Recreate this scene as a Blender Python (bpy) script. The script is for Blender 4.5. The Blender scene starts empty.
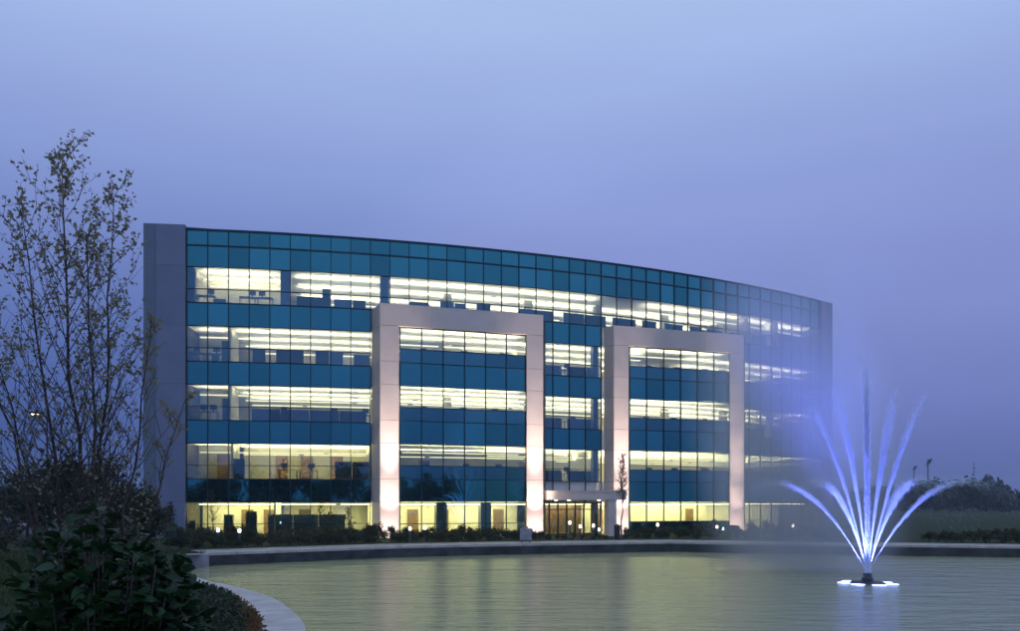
import bpy, bmesh, math, random
from mathutils import Vector, Matrix, geometry, noise
R = math.radians
SC = bpy.context.scene
COL = SC.collection

# ------------------------------------------------------------------ camera, sky, sun, exposure
EYE = 2.65                       # eye height above the building's ground
FPX, CX, YH = 800.0, 510.0, 503.2  # focal length in photo pixels, centre column, horizon row
cam_d = bpy.data.cameras.new('camera')
cam = bpy.data.objects.new('camera', cam_d); COL.objects.link(cam)
cam.location = (0, 0, EYE); cam.rotation_euler = (R(90), 0, 0)
cam_d.sensor_width = 36; cam_d.lens = 36 * FPX / 1020.0
cam_d.shift_y = (YH - 315.5) / 1020.0
cam_d.clip_start = 0.1; cam_d.clip_end = 5000
SC.camera = cam

world = bpy.data.worlds.new('World'); SC.world = world; world.use_nodes = True
def build_world():
    nt = world.node_tree; nt.nodes.clear(); N = nt.nodes; L = nt.links
    out = N.new('ShaderNodeOutputWorld')
    tc = N.new('ShaderNodeTexCoord'); sep = N.new('ShaderNodeSeparateXYZ')
    L.new(tc.outputs['Generated'], sep.inputs[0])
    # dusk sky: deep blue near the ground, paler overhead (a high thin overcast)
    ramp = N.new('ShaderNodeValToRGB'); ramp.color_ramp.interpolation = 'B_SPLINE'
    el = ramp.color_ramp.elements
    stops = [(0.0, (.048, .088, .290)), (math.sin(R(3)), (.095, .132, .395)), (math.sin(R(7)), (.158, .196, .500)),
             (math.sin(R(12)), (.208, .258, .590)), (math.sin(R(18.5)), (.236, .300, .640)),
             (math.sin(R(26)), (.310, .405, .735)), (math.sin(R(33)), (.385, .512, .80)), (1.0, (.43, .58, .84))]
    while len(el) < len(stops): el.new(0.5)
    for e, (p, c) in zip(el, stops): e.position = p; e.color = (*c, 1)
    L.new(sep.outputs['Z'], ramp.inputs[0])
    # the sky is darker toward the west (-X) low down, the last glow lies to the +X side
    mx = N.new('ShaderNodeMapRange'); mx.interpolation_type = 'SMOOTHSTEP'
    mx.inputs['From Min'].default_value = -0.62; mx.inputs['From Max'].default_value = 0.05
    mx.inputs['To Min'].default_value = 0.0; mx.inputs['To Max'].default_value = 1.0
    L.new(sep.outputs['X'], mx.inputs['Value'])
    mz = N.new('ShaderNodeMapRange'); mz.interpolation_type = 'SMOOTHSTEP'
    mz.inputs['From Min'].default_value = 0.05; mz.inputs['From Max'].default_value = 0.48
    L.new(sep.outputs['Z'], mz.inputs['Value'])
    mxx = N.new('ShaderNodeMath'); mxx.operation = 'MAXIMUM'
    L.new(mx.outputs[0], mxx.inputs[0]); L.new(mz.outputs[0], mxx.inputs[1])
    tint = N.new('ShaderNodeMix'); tint.data_type = 'RGBA'
    tint.inputs['A'].default_value = (.36, .54, .66, 1); tint.inputs['B'].default_value = (1, 1, 1, 1)
    L.new(mxx.outputs[0], tint.inputs['Factor'])
    mul = N.new('ShaderNodeMix'); mul.data_type = 'RGBA'; mul.blend_type = 'MULTIPLY'; mul.inputs['Factor'].default_value = 1
    L.new(ramp.outputs[0], mul.inputs['A']); L.new(tint.outputs['Result'], mul.inputs['B'])
    # soft uneven cloud
    mp = N.new('ShaderNodeMapping'); mp.inputs['Scale'].default_value = (1.2, 1.2, 5.0)
    L.new(tc.outputs['Generated'], mp.inputs[0])
    nz = N.new('ShaderNodeTexNoise'); nz.inputs['Scale'].default_value = 1.6; nz.inputs['Detail'].default_value = 4
    L.new(mp.outputs[0], nz.inputs['Vector'])
    mr = N.new('ShaderNodeMapRange'); mr.inputs['To Min'].default_value = .955; mr.inputs['To Max'].default_value = 1.045
    mr.inputs['From Min'].default_value = .3; mr.inputs['From Max'].default_value = .7
    L.new(nz.outputs[0], mr.inputs['Value'])
    cl = N.new('ShaderNodeVectorMath'); cl.operation = 'SCALE'
    L.new(mul.outputs['Result'], cl.inputs[0]); L.new(mr.outputs[0], cl.inputs['Scale'])
    bg = N.new('ShaderNodeBackground'); bg.inputs['Strength'].default_value = 1.05
    L.new(cl.outputs[0], bg.inputs['Color'])
    # what is left of the daylight: a Nishita sky with the sun low behind the building's east end
    sky = N.new('ShaderNodeTexSky'); sky.sky_type = 'NISHITA'; sky.sun_disc = False
    sky.sun_elevation = R(3); sky.sun_rotation = R(62)
    bg2 = N.new('ShaderNodeBackground'); bg2.inputs['Strength'].default_value = 0.002
    L.new(sky.outputs[0], bg2.inputs['Color'])
    add = N.new('ShaderNodeAddShader'); L.new(bg.outputs[0], add.inputs[0]); L.new(bg2.outputs[0], add.inputs[1])
    L.new(add.outputs[0], out.inputs['Surface'])
build_world()
sun_d = bpy.data.lights.new('sun', 'SUN'); sun_d.energy = 0.05; sun_d.angle = R(20); sun_d.color = (1, .95, .90)
sun = bpy.data.objects.new('sun', sun_d); COL.objects.link(sun)
sun.rotation_euler = (R(87), 0, R(118))   # low in the east-north-east, behind the building
SC.view_settings.view_transform = 'Standard'; SC.view_settings.look = 'None'
SC.view_settings.exposure = 0.0; SC.view_settings.gamma = 1.0
SC.view_settings.use_curve_mapping = False
SC.cycles.use_denoising = True
SC.cycles.max_bounces = 10; SC.cycles.transparent_max_bounces = 24
SC.cycles.diffuse_bounces = 4; SC.cycles.glossy_bounces = 4; SC.cycles.volume_bounces = 1
SC.cycles.sample_clamp_indirect = 6; SC.cycles.caustics_reflective = False; SC.cycles.caustics_refractive = False
SC.cycles.volume_step_rate = 2.0

# ------------------------------------------------------------------ helpers
def unproj(px, py, z):
    """photo pixel -> point on the level z"""
    d = (EYE - z) * FPX / (py - YH)
    return Vector(((px - CX) / FPX * d, d, z))
def at(px, py, d):
    return Vector(((px - CX) / FPX * d, d, EYE + (YH - py) / FPX * d))

class MB:
    def __init__(s): s.v = []; s.f = []; s.m = []
    def add(s, vs, fs, mi=0):
        b = len(s.v); s.v += [tuple(v) for v in vs]
        s.f += [tuple(b + i for i in f) for f in fs]; s.m += [mi] * len(fs)
    def box(s, c, size, rz=0, mi=0, rot=None):
        hx, hy, hz = size[0] / 2, size[1] / 2, size[2] / 2
        M_ = Matrix.Translation(c) @ (rot if rot is not None else Matrix.Rotation(rz, 4, 'Z'))
        vs = [M_ @ Vector((x, y, z)) for z in (-hz, hz) for x, y in ((-hx, -hy), (hx, -hy), (hx, hy), (-hx, hy))]
        s.add(vs, [(3, 2, 1, 0), (4, 5, 6, 7), (0, 1, 5, 4), (1, 2, 6, 5), (2, 3, 7, 6), (3, 0, 4, 7)], mi)
    def prism(s, poly, z0, z1, mi=0, mtop=None, mbot=None):
        n = len(poly)
        vs = [(p[0], p[1], z0) for p in poly] + [(p[0], p[1], z1) for p in poly]
        s.add(vs, [(i, (i + 1) % n, (i + 1) % n + n, i + n) for i in range(n)], mi)
        b = len(s.v) - 2 * n
        s.f.append(tuple(b + n + i for i in range(n))); s.m.append(mi if mtop is None else mtop)
        s.f.append(tuple(b + n - 1 - i for i in range(n))); s.m.append(mi if mbot is None else mbot)
    def tube(s, pts, rad, sides=6, mi=0, cap=True):
        pts = [Vector(p) for p in pts]
        if not isinstance(rad, (list, tuple)): rad = [rad] * len(pts)
        b = len(s.v); n = len(pts)
        for i, p in enumerate(pts):
            d = (pts[min(i + 1, n - 1)] - pts[max(i - 1, 0)])
            d = d.normalized() if d.length > 1e-9 else Vector((0, 0, 1))
            u = d.cross(Vector((0.13, 0.97, 0.21))); u = u.normalized() if u.length > 1e-4 else Vector((1, 0, 0))
            w = d.cross(u)
            for k in range(sides):
                a = 2 * math.pi * k / sides
                s.v.append(tuple(p + (u * math.cos(a) + w * math.sin(a)) * rad[i]))
        for i in range(n - 1):
            for k in range(sides):
                k2 = (k + 1) % sides
                s.f.append((b + i * sides + k, b + i * sides + k2, b + (i + 1) * sides + k2, b + (i + 1) * sides + k)); s.m.append(mi)
        if cap:
            s.f.append(tuple(b + k for k in reversed(range(sides)))); s.m.append(mi)
            s.f.append(tuple(b + (n - 1) * sides + k for k in range(sides))); s.m.append(mi)
    def lathe(s, prof, sides=12, c=(0, 0, 0), mi=0):
        b = len(s.v); n = len(prof)
        for r, z in prof:
            for k in range(sides):
                a = 2 * math.pi * k / sides
                s.v.append((c[0] + r * math.cos(a), c[1] + r * math.sin(a), c[2] + z))
        for i in range(n - 1):
            for k in range(sides):
                k2 = (k + 1) % sides
                s.f.append((b + i * sides + k, b + i * sides + k2, b + (i + 1) * sides + k2, b + (i + 1) * sides + k)); s.m.append(mi)
        s.f.append(tuple(b + k for k in reversed(range(sides)))); s.m.append(mi)
        s.f.append(tuple(b + (n - 1) * sides + k for k in range(sides))); s.m.append(mi)
    def leaf(s, p, d, up, ln, wd, mi=0, bend=0.15):
        d = d.normalized(); sd = d.cross(up)
        sd = sd.normalized() if sd.length > 1e-4 else Vector((1, 0, 0)); nn = sd.cross(d)
        P_ = lambda u, v, h: p + d * ln * u + sd * wd * v + nn * bend * ln * h
        vs = [p, P_(.2, .36, .12), P_(.5, .5, .28), P_(.8, .32, .1), P_(1, 0, -.35), P_(.8, -.32, .1), P_(.5, -.5, .28), P_(.2, -.36, .12), P_(.35, 0, .02), P_(.7, 0, -.05)]
        s.add(vs, [(0, 1, 8), (1, 2, 8), (2, 9, 8), (2, 3, 9), (3, 4, 9), (4, 5, 9), (5, 6, 9), (6, 8, 9), (6, 7, 8), (7, 0, 8)], mi)
    def quadleaf(s, p, d, sd, ln, wd, mi=0):
        s.add([p, p + d * ln * .5 + sd * wd * .5, p + d * ln, p + d * ln * .5 - sd * wd * .5], [(0, 1, 2, 3)], mi)
    def mesh(s, name, mats, smooth=False):
        me = bpy.data.meshes.new(name); me.from_pydata(s.v, [], s.f)
        for m in (mats if isinstance(mats, (list, tuple)) else [mats]): me.materials.append(m)
        me.polygons.foreach_set('material_index', s.m)
        if smooth: me.polygons.foreach_set('use_smooth', [True] * len(s.f))
        me.update(); return me
    def build(s, name, mats, parent=None, smooth=False, loc=None, rz=0):
        return link(name, s.mesh(name, mats, smooth), parent, loc, rz)

def link(name, data, parent=None, loc=None, rz=0, world=False):
    o = bpy.data.objects.new(name, data); COL.objects.link(o)
    if loc is not None: o.location = loc
    if rz: o.rotation_euler.z = rz
    if parent is not None:
        o.parent = parent
        if world or parent.get('world_children'): o.matrix_parent_inverse = parent.matrix_basis.inverted() if parent.parent is None else Matrix.Identity(4)
    return o
def tag(o, label=None, cat=None, group=None, kind=None):
    if label: o['label'] = label
    if cat: o['category'] = cat
    if group: o['group'] = group
    if kind: o['kind'] = kind
    return o
def empty(name, loc, label, cat, group=None, rz=0, world_children=False):
    o = bpy.data.objects.new(name, None); COL.objects.link(o); o.location = loc; o.rotation_euler.z = rz
    o.empty_display_size = .2
    if world_children: o['world_children'] = 1
    return tag(o, label, cat, group)
def copy_tree(o, loc=None, rz=None, parent=None, scale=None):
    c = o.copy(); COL.objects.link(c); c.parent = parent
    if loc is not None: c.location = loc
    if rz is not None: c.rotation_euler.z = rz
    if scale is not None: c.scale = scale
    for ch in list(o.children): copy_tree(ch, parent=c)
    return c

# ------------------------------------------------------------------ materials
MATS = {}
def mat(name, col, rough=.6, metal=0.0, var=.12, scale=3.0, bump=0.0, bscale=20.0, spec=.5, trans=0.0, var_col=None, coord='Object', objvar=0.0):
    m = bpy.data.materials.new(name); m.use_nodes = True; MATS[name] = m
    nt = m.node_tree; N = nt.nodes; L = nt.links; b = N['Principled BSDF']
    b.inputs['Roughness'].default_value = rough; b.inputs['Metallic'].default_value = metal
    b.inputs['Specular IOR Level'].default_value = spec
    tc = N.new('ShaderNodeTexCoord')
    nz = N.new('ShaderNodeTexNoise'); nz.inputs['Scale'].default_value = scale; nz.inputs['Detail'].default_value = 5
    L.new(tc.outputs[coord], nz.inputs['Vector'])
    mx = N.new('ShaderNodeMix'); mx.data_type = 'RGBA'
    c2 = var_col or tuple(min(1, x * (1 + var * 2)) for x in col)
    c1 = tuple(x * (1 - var * 2) for x in col) if var_col is None else col
    mx.inputs['A'].default_value = (*c1, 1); mx.inputs['B'].default_value = (*c2, 1)
    mr = N.new('ShaderNodeMapRange'); mr.inputs['From Min'].default_value = .3; mr.inputs['From Max'].default_value = .7
    L.new(nz.outputs[0], mr.inputs['Value']); L.new(mr.outputs[0], mx.inputs['Factor'])
    col_out = mx.outputs['Result']
    if objvar:
        oi = N.new('ShaderNodeObjectInfo'); r2 = N.new('ShaderNodeMapRange')
        r2.inputs['To Min'].default_value = 1 - objvar; r2.inputs['To Max'].default_value = 1 + objvar
        L.new(oi.outputs['Random'], r2.inputs['Value'])
        sc = N.new('ShaderNodeVectorMath'); sc.operation = 'SCALE'
        L.new(col_out, sc.inputs[0]); L.new(r2.outputs[0], sc.inputs['Scale']); col_out = sc.outputs[0]
    L.new(col_out, b.inputs['Base Color'])
    if bump:
        n2 = N.new('ShaderNodeTexNoise'); n2.inputs['Scale'].default_value = bscale; n2.inputs['Detail'].default_value = 6
        L.new(tc.outputs[coord], n2.inputs['Vector'])
        bp = N.new('ShaderNodeBump'); bp.inputs['Strength'].default_value = bump; bp.inputs['Distance'].default_value = .05
        L.new(n2.outputs[0], bp.inputs['Height']); L.new(bp.outputs[0], b.inputs['Normal'])
    if trans:
        out = N['Material Output']; tr = N.new('ShaderNodeBsdfTranslucent'); L.new(col_out, tr.inputs['Color'])
        ms = N.new('ShaderNodeMixShader'); ms.inputs[0].default_value = trans
        L.new(b.outputs[0], ms.inputs[1]); L.new(tr.outputs[0], ms.inputs[2]); L.new(ms.outputs[0], out.inputs['Surface'])
    return m
def emis(name, col, st):
    m = bpy.data.materials.new(name); m.use_nodes = True; N = m.node_tree.nodes; b = N['Principled BSDF']
    b.inputs['Base Color'].default_value = (.8, .8, .8, 1)
    b.inputs['Emission Color'].default_value = (*col, 1); b.inputs['Emission Strength'].default_value = st
    return m
def glass(name, tint, refl, r0, transp=True, base=(.0, .01, .015), rough=0.0, power=5.0):
    """coated architectural glazing: sharp tinted reflection over a clear or an opaque back"""
    m = bpy.data.materials.new(name); m.use_nodes = True; nt = m.node_tree; N = nt.nodes; L = nt.links
    N.remove(N['Principled BSDF']); out = N['Material Output']
    if transp: back = N.new('ShaderNodeBsdfTransparent'); back.inputs[0].default_value = (*tint, 1)
    else: back = N.new('ShaderNodeBsdfDiffuse'); back.inputs[0].default_value = (*base, 1)
    gl = N.new('ShaderNodeBsdfGlossy'); gl.inputs['Roughness'].default_value = rough
    lw = N.new('ShaderNodeLayerWeight'); lw.inputs['Blend'].default_value = .5
    pw = N.new('ShaderNodeMath'); pw.operation = 'POWER'; pw.inputs[1].default_value = power
    L.new(lw.outputs['Facing'], pw.inputs[0])
    mr = N.new('ShaderNodeMapRange'); mr.inputs['To Min'].default_value = r0; mr.inputs['To Max'].default_value = 1.0
    L.new(pw.outputs[0], mr.inputs['Value'])
    cm = N.new('ShaderNodeMix'); cm.data_type = 'RGBA'; cm.inputs['A'].default_value = (*refl, 1); cm.inputs['B'].default_value = (.8, .9, .95, 1)
    L.new(pw.outputs[0], cm.inputs['Factor'])
    # each pane sits at a very slightly different angle, so reflections break at the joints
    oi = N.new('ShaderNodeObjectInfo'); ge = N.new('ShaderNodeNewGeometry')
    wn = N.new('ShaderNodeTexWhiteNoise'); wn.noise_dimensions = '1D'; L.new(oi.outputs['Random'], wn.inputs['W'])
    vr = N.new('ShaderNodeMapRange'); vr.inputs['To Min'].default_value = .78; vr.inputs['To Max'].default_value = 1.12; L.new(wn.outputs['Value'], vr.inputs['Value'])
    vs_ = N.new('ShaderNodeVectorMath'); vs_.operation = 'SCALE'; L.new(cm.outputs['Result'], vs_.inputs[0]); L.new(vr.outputs[0], vs_.inputs['Scale']); L.new(vs_.outputs[0], gl.inputs[0])
    sb = N.new('ShaderNodeVectorMath'); sb.operation = 'SUBTRACT'; sb.inputs[1].default_value = (.5, .5, .5); L.new(wn.outputs['Color'], sb.inputs[0])
    sc = N.new('ShaderNodeVectorMath'); sc.operation = 'SCALE'; sc.inputs['Scale'].default_value = .012; L.new(sb.outputs[0], sc.inputs[0])
    ad = N.new('ShaderNodeVectorMath'); L.new(ge.outputs['Normal'], ad.inputs[0]); L.new(sc.outputs[0], ad.inputs[1])
    wt = N.new('ShaderNodeTexNoise'); wt.inputs['Scale'].default_value = 1.1; wt.inputs['Detail'].default_value = 1; tcw = N.new('ShaderNodeNewGeometry'); L.new(tcw.outputs['Position'], wt.inputs['Vector'])
    ws = N.new('ShaderNodeVectorMath'); ws.operation = 'SUBTRACT'; ws.inputs[1].default_value = (.5, .5, .5); L.new(wt.outputs['Color'], ws.inputs[0])
    wc = N.new('ShaderNodeVectorMath'); wc.operation = 'SCALE'; wc.inputs['Scale'].default_value = .012; L.new(ws.outputs[0], wc.inputs[0])
    a2 = N.new('ShaderNodeVectorMath'); L.new(ad.outputs[0], a2.inputs[0]); L.new(wc.outputs[0], a2.inputs[1])
    nm = N.new('ShaderNodeVectorMath'); nm.operation = 'NORMALIZE'; L.new(a2.outputs[0], nm.inputs[0]); L.new(nm.outputs[0], gl.inputs['Normal'])
    ms = N.new('ShaderNodeMixShader'); L.new(mr.outputs[0], ms.inputs[0]); L.new(back.outputs[0], ms.inputs[1]); L.new(gl.outputs[0], ms.inputs[2])
    L.new(ms.outputs[0], out.inputs['Surface'])
    return m

M_GLASS = glass('vision_glass', (.86, .87, .82), (.30, .66, .78), .24)
M_SPAN = glass('spandrel_glass', (1, 1, 1), (.11, .59, .60), .52, transp=False, base=(.004, .016, .03), rough=.02)
M_SILLG = glass('sill_glass', (1, 1, 1), (.17, .58, .62), .49, transp=False, base=(.006, .02, .035), rough=.02)
M_MULL = mat('mullion_paint', (.010, .045, .065), .35, .4, .1)
M_PIER = mat('pier_panel', (.22, .255, .36), .45, .0, .03, .6, 0, 8, objvar=.04)
M_PIER2 = mat('pier_edge', (.18, .22, .29), .45, .0, .03, .6, 0, 8)
M_STONE = mat('portal_panel', (.76, .645, .575), .6, 0, .035, .7, .06, 14, objvar=.045)
M_JOINT = mat('joint_dark', (.10, .09, .085), .8)
M_CEIL = mat('ceiling_tile', (.80, .80, .76), .8, 0, .03)
M_CARPET = mat('carpet', (.16, .16, .17), .9, 0, .15, 6)
M_WALLIN = mat('interior_paint', (.78, .75, .62), .8, 0, .04, 1.0)
M_DOOR = mat('wood_door', (.20, .12, .06), .5, 0, .2, 4)
M_PART = mat('partition_fabric', (.13, .145, .19), .9, 0, .1, 8, objvar=.15)
M_RAIL = mat('partition_trim', (.10, .14, .15), .4, .5)
M_DARK = mat('dark_plastic', (.03, .035, .04), .45)
M_DESK = mat('desk_laminate', (.35, .30, .24), .5, 0, .15, 5)
M_CAB = mat('cabinet_metal', (.16, .18, .22), .5, .2)
M_BRONZE = mat('bronze_frame', (.045, .036, .03), .4, .6)
M_CANOPY = mat('canopy_panel', (.80, .68, .58), .5, 0, .05, 1.0, .05, 10)
M_CONC = mat('light_concrete', (.52, .475, .445), .85, 0, .09, 1.3, .25, 18, objvar=.06)
M_CONC2 = mat('walk_concrete', (.36, .335, .31), .85, 0, .14, .9, .25, 18)
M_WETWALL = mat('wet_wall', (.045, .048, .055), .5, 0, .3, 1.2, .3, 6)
M_BARK = mat('bark', (.075, .06, .05), .9, 0, .3, 8, .4, 30)
M_BARKP = mat('pale_bark', (.15, .13, .12), .9, 0, .35, 7, .4, 30)
M_POST = mat('post_metal', (.12, .12, .13), .5, .3)
M_SIGNB = mat('sign_box', (.33, .33, .37), .6)
M_ASPH = mat('asphalt', (.05, .05, .052), .9, 0, .2, 2, .2, 40)
def leafm(n, c, c2=None, tr=.35, rough=.5, spec=.3): return mat(n, c, rough, 0, .3, 2.0, var_col=c2, trans=tr, objvar=.25, spec=spec)
L_BIG = leafm('broad_leaf', (.010, .040, .015), (.030, .082, .020), .25, .42, .2)
L_BIGY = leafm('broad_leaf_pale', (.10, .13, .03), (.16, .14, .03), .25, .4)
L_BIRCH = leafm('birch_leaf', (.21, .20, .12), (.34, .29, .17), .45)
L_DARK = leafm('evergreen_leaf', (.022, .040, .020), (.04, .055, .022), .2)
L_FAR = leafm('far_leaf', (.030, .050, .035), (.045, .06, .035), .2)
L_SHRUB = leafm('shrub_leaf', (.035, .055, .022), (.075, .080, .03), .3)
L_RUST = leafm('rust_leaf', (.12, .05, .02), (.17, .09, .03), .3)
L_PINK = leafm('maple_leaf', (.20, .10, .07), (.26, .15, .10), .35)
L_GRASS = leafm('grass_blade', (.040, .065, .022), (.07, .085, .03), .3)

# ------------------------------------------------------------------ pond outline and ground
SHZ, WATER = -0.50, -0.68
near_px = [(208, 580.6), (221, 583), (234, 586), (257.6, 592), (277, 600), (293, 611), (303, 622), (305.7, 631)]
near = [unproj(x, y, SHZ).to_2d() for x, y in near_px]
rest_near = [Vector(p) for p in [(-4.3, 17.0), (-1.8, 13.6), (3.5, 11.0), (12, 10), (24, 11), (36, 15), (44, 22), (48.5, 32), (46.5, 41.5)]]
far = [Vector(p) for p in [(40.5, 46.8), (30.3, 49.5), (18.8, 52.2), (11, 55.2), (-.65, 51.8), (-6.8, 49.4), (-16.2, 42.6)]]
left = [Vector((-16.0, 39.5)), Vector((-14.3, 35.8))]
def catmull(ps, per):
    out = []
    for i in range(len(ps) - 1):
        p0, p1, p2, p3 = ps[max(i - 1, 0)], ps[i], ps[i + 1], ps[min(i + 2, len(ps) - 1)]
        for k in range(per):
            t = k / per
            out.append(.5 * ((2 * p1) + (p2 - p0) * t + (2 * p0 - 5 * p1 + 4 * p2 - p3) * t * t + (3 * p1 - p0 - 3 * p2 + p3) * t ** 3))
    out.append(ps[-1]); return out
def dens(ps, step):
    out = []
    for a, b in zip(ps, ps[1:]):
        n = max(1, int((b - a).length / step))
        out += [a + (b - a) * k / n for k in range(n)]
    return out + [ps[-1]]
near_line = catmull(left + near + rest_near, 5)       # low curb: west shore, then the near shore
far_line = dens(far, 2.0)                             # high retaining wall on the building's side
POND = near_line[:-1] + dens([near_line[-1], far[0]], 2)[:-1] + far_line + dens([far[-1], near_line[0]], 1.0)[1:-1]
def in_poly(p, poly):
    c = False; j = len(poly) - 1
    for i in range(len(poly)):
        a, b = poly[i], poly[j]
        if (a.y > p.y) != (b.y > p.y) and p.x < (b.x - a.x) * (p.y - a.y) / (b.y - a.y) + a.x: c = not c
        j = i
    return c
def dist_poly(p, poly):
    d = 1e9
    for i in range(len(poly)):
        a, b = poly[i - 1], poly[i]; ab = b - a
        t = max(0, min(1, (p - a).dot(ab) / max(ab.length_squared, 1e-9)))
        d = min(d, (p - a - ab * t).length)
    return d
def sst(a, b, x):
    t = max(0, min(1, (x - a) / (b - a))); return t * t * (3 - 2 * t)
POND_C = POND[::3]
def gz(x, y):
    """ground height: a low bank rises from the near shore to the camera; the building side is level"""
    p = Vector((x, y)); d = dist_poly(p, POND_C)
    w = sst(33, 42, y + max(0, -14 - x) * .55)
    nearz = -.53 + 1.53 * sst(.7, 9.0, d) + .05 * noise.noise(Vector((x * .35, y * .35, 0)))
    return nearz * (1 - w) + (-.03) * w
def build_ground():
    pts = [p.copy() for p in POND]; npd = len(pts)
    edges = [(i, (i + 1) % npd) for i in range(npd)]
    def try_add(x, y, mind):
        p = Vector((x, y))
        if in_poly(p, POND) or dist_poly(p, POND_C) < mind: return
        pts.append(p)
    y = -20.0
    while y <= 62:
        x = -60.0
        while x <= 64:
            fine = (-24 < x < 6 and 0 < y < 44)
            if fine:
                for ax in (0, 1.0, 2.0):
                    for ay in (0, 1.0, 2.0): try_add(x + ax + .13 * ay, y + ay, .55)
            else: try_add(x, y, 1.0)
            x += 3.0
        y += 3.0
    for r in (90, 140, 220, 400, 800, 1200):
        for k in range(28):
            a = 2 * math.pi * k / 28; pts.append(Vector((r * math.cos(a), 30 + r * math.sin(a))))
    res = geometry.delaunay_2d_cdt(pts, edges, [], 0, 1e-4)
    vs, fs = res[0], res[2]
    mb = MB(); V3 = [(v.x, v.y, gz(v.x, v.y) if max(abs(v.x), abs(v.y)) < 100 else -.03) for v in vs]
    F3 = []
    for f in fs:
        c = sum((vs[i] for i in f), Vector((0, 0))) / len(f)
        if not in_poly(c, POND): F3.append(f)
    mb.add(V3, F3)
    m = mat('turf', (.026, .042, .018), .95, 0, .3, .8, .5, 5, var_col=(.048, .060, .028), spec=.08)
    tag(mb.build('ground', m, smooth=True), kind='structure')
    # pond bed
    pb = MB(); pb.add([(p.x, p.y, -1.9) for p in POND], [tuple(range(len(POND)))])
    tag(pb.build('pond_bed', mat('pond_mud', (.06, .06, .04), .9)), kind='structure')
build_ground()

def build_water():
    mb = MB(); n = len(POND); c = Vector((12, 30))
    # outline slightly outside the walls' inner face so that the edge is covered by them
    mb.add([(p.x, p.y, WATER) for p in [c + (q - c) * 1.004 for q in POND]], [tuple(range(n))])
    m = bpy.data.materials.new('pond_water'); m.use_nodes = True; nt = m.node_tree; N = nt.nodes; L = nt.links
    b = N['Principled BSDF']; b.inputs['Base Color'].default_value = (.33, .335, .17, 1); b.inputs['Roughness'].default_value = .13
    b.inputs['IOR'].default_value = 1.33; b.inputs['Specular IOR Level'].default_value = .62
    tc = N.new('ShaderNodeTexCoord')
    def wave(sx, sy, rot, detail, strn, dist, prev):
        mp = N.new('ShaderNodeMapping'); mp.inputs['Scale'].default_value = (sx, sy, 1); mp.inputs['Rotation'].default_value = (0, 0, rot)
        L.new(tc.outputs['Object'], mp.inputs[0])
        nz = N.new('ShaderNodeTexNoise'); nz.inputs['Scale'].default_value = 1; nz.inputs['Detail'].default_value = detail; nz.inputs['Distortion'].default_value = .4
        L.new(mp.outputs[0], nz.inputs['Vector'])
        bp = N.new('ShaderNodeBump'); bp.inputs['Strength'].default_value = strn; bp.inputs['Distance'].default_value = dist
        L.new(nz.outputs[0], bp.inputs['Height'])
        if prev is not None: L.new(prev.outputs[0], bp.inputs['Normal'])
        return bp
    w = wave(.28, 1.0, .08, 3, 1.0, .20, None)
    w = wave(1.0, 3.2, -.12, 4, 1.0, .085, w)
    w = wave(3.6, 9.0, .12, 4, 1.0, .028, w)
    L.new(w.outputs[0], b.inputs['Normal'])
    tag(mb.build('water', m), kind='structure')
build_water()

def offset_line(ps, d):
    out = []
    for i, p in enumerate(ps):
        t = ps[min(i + 1, len(ps) - 1)] - ps[max(i - 1, 0)]; t = t.normalized()
        out.append(p + Vector((t.y, -t.x)) * d)
    return out
def ribbon_pieces(inner, outer, z0, z1, name, m, parent, per, gap=.02, jitter=.004, rnd=random.Random(3)):
    """pieces of a kerb or coping, each with its own joint and a slightly uneven seat"""
    i = 0
    while i < len(inner) - 1:
        j = min(i + per, len(inner) - 1)
        a = [inner[k].copy() for k in range(i, j + 1)]; b = [outer[k].copy() for k in range(i, j + 1)]
        for l in (a, b):
            l[0] = l[0] + (l[1] - l[0]).normalized() * gap; l[-1] = l[-1] + (l[-2] - l[-1]).normalized() * gap
        dz = rnd.uniform(-jitter, jitter); mb = MB(); n = len(a)
        vs = [(*p, z0) for p in a] + [(*p, z0) for p in b] + [(*p, z1 + dz) for p in a] + [(*p, z1 + dz) for p in b]
        fs = []
        for k in range(n - 1):
            fs += [(2 * n + k, 2 * n + k + 1, 3 * n + k + 1, 3 * n + k), (k, k + 1, 2 * n + k + 1, 2 * n + k),
                   (n + k + 1, n + k, 3 * n + k, 3 * n + k + 1)]
        fs += [(0, 2 * n, 3 * n, n), (n - 1, 2 * n - 1, 4 * n - 1, 3 * n - 1)]
        mb.add(vs, fs); mb.build(name, m, parent)
        i = j
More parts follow.
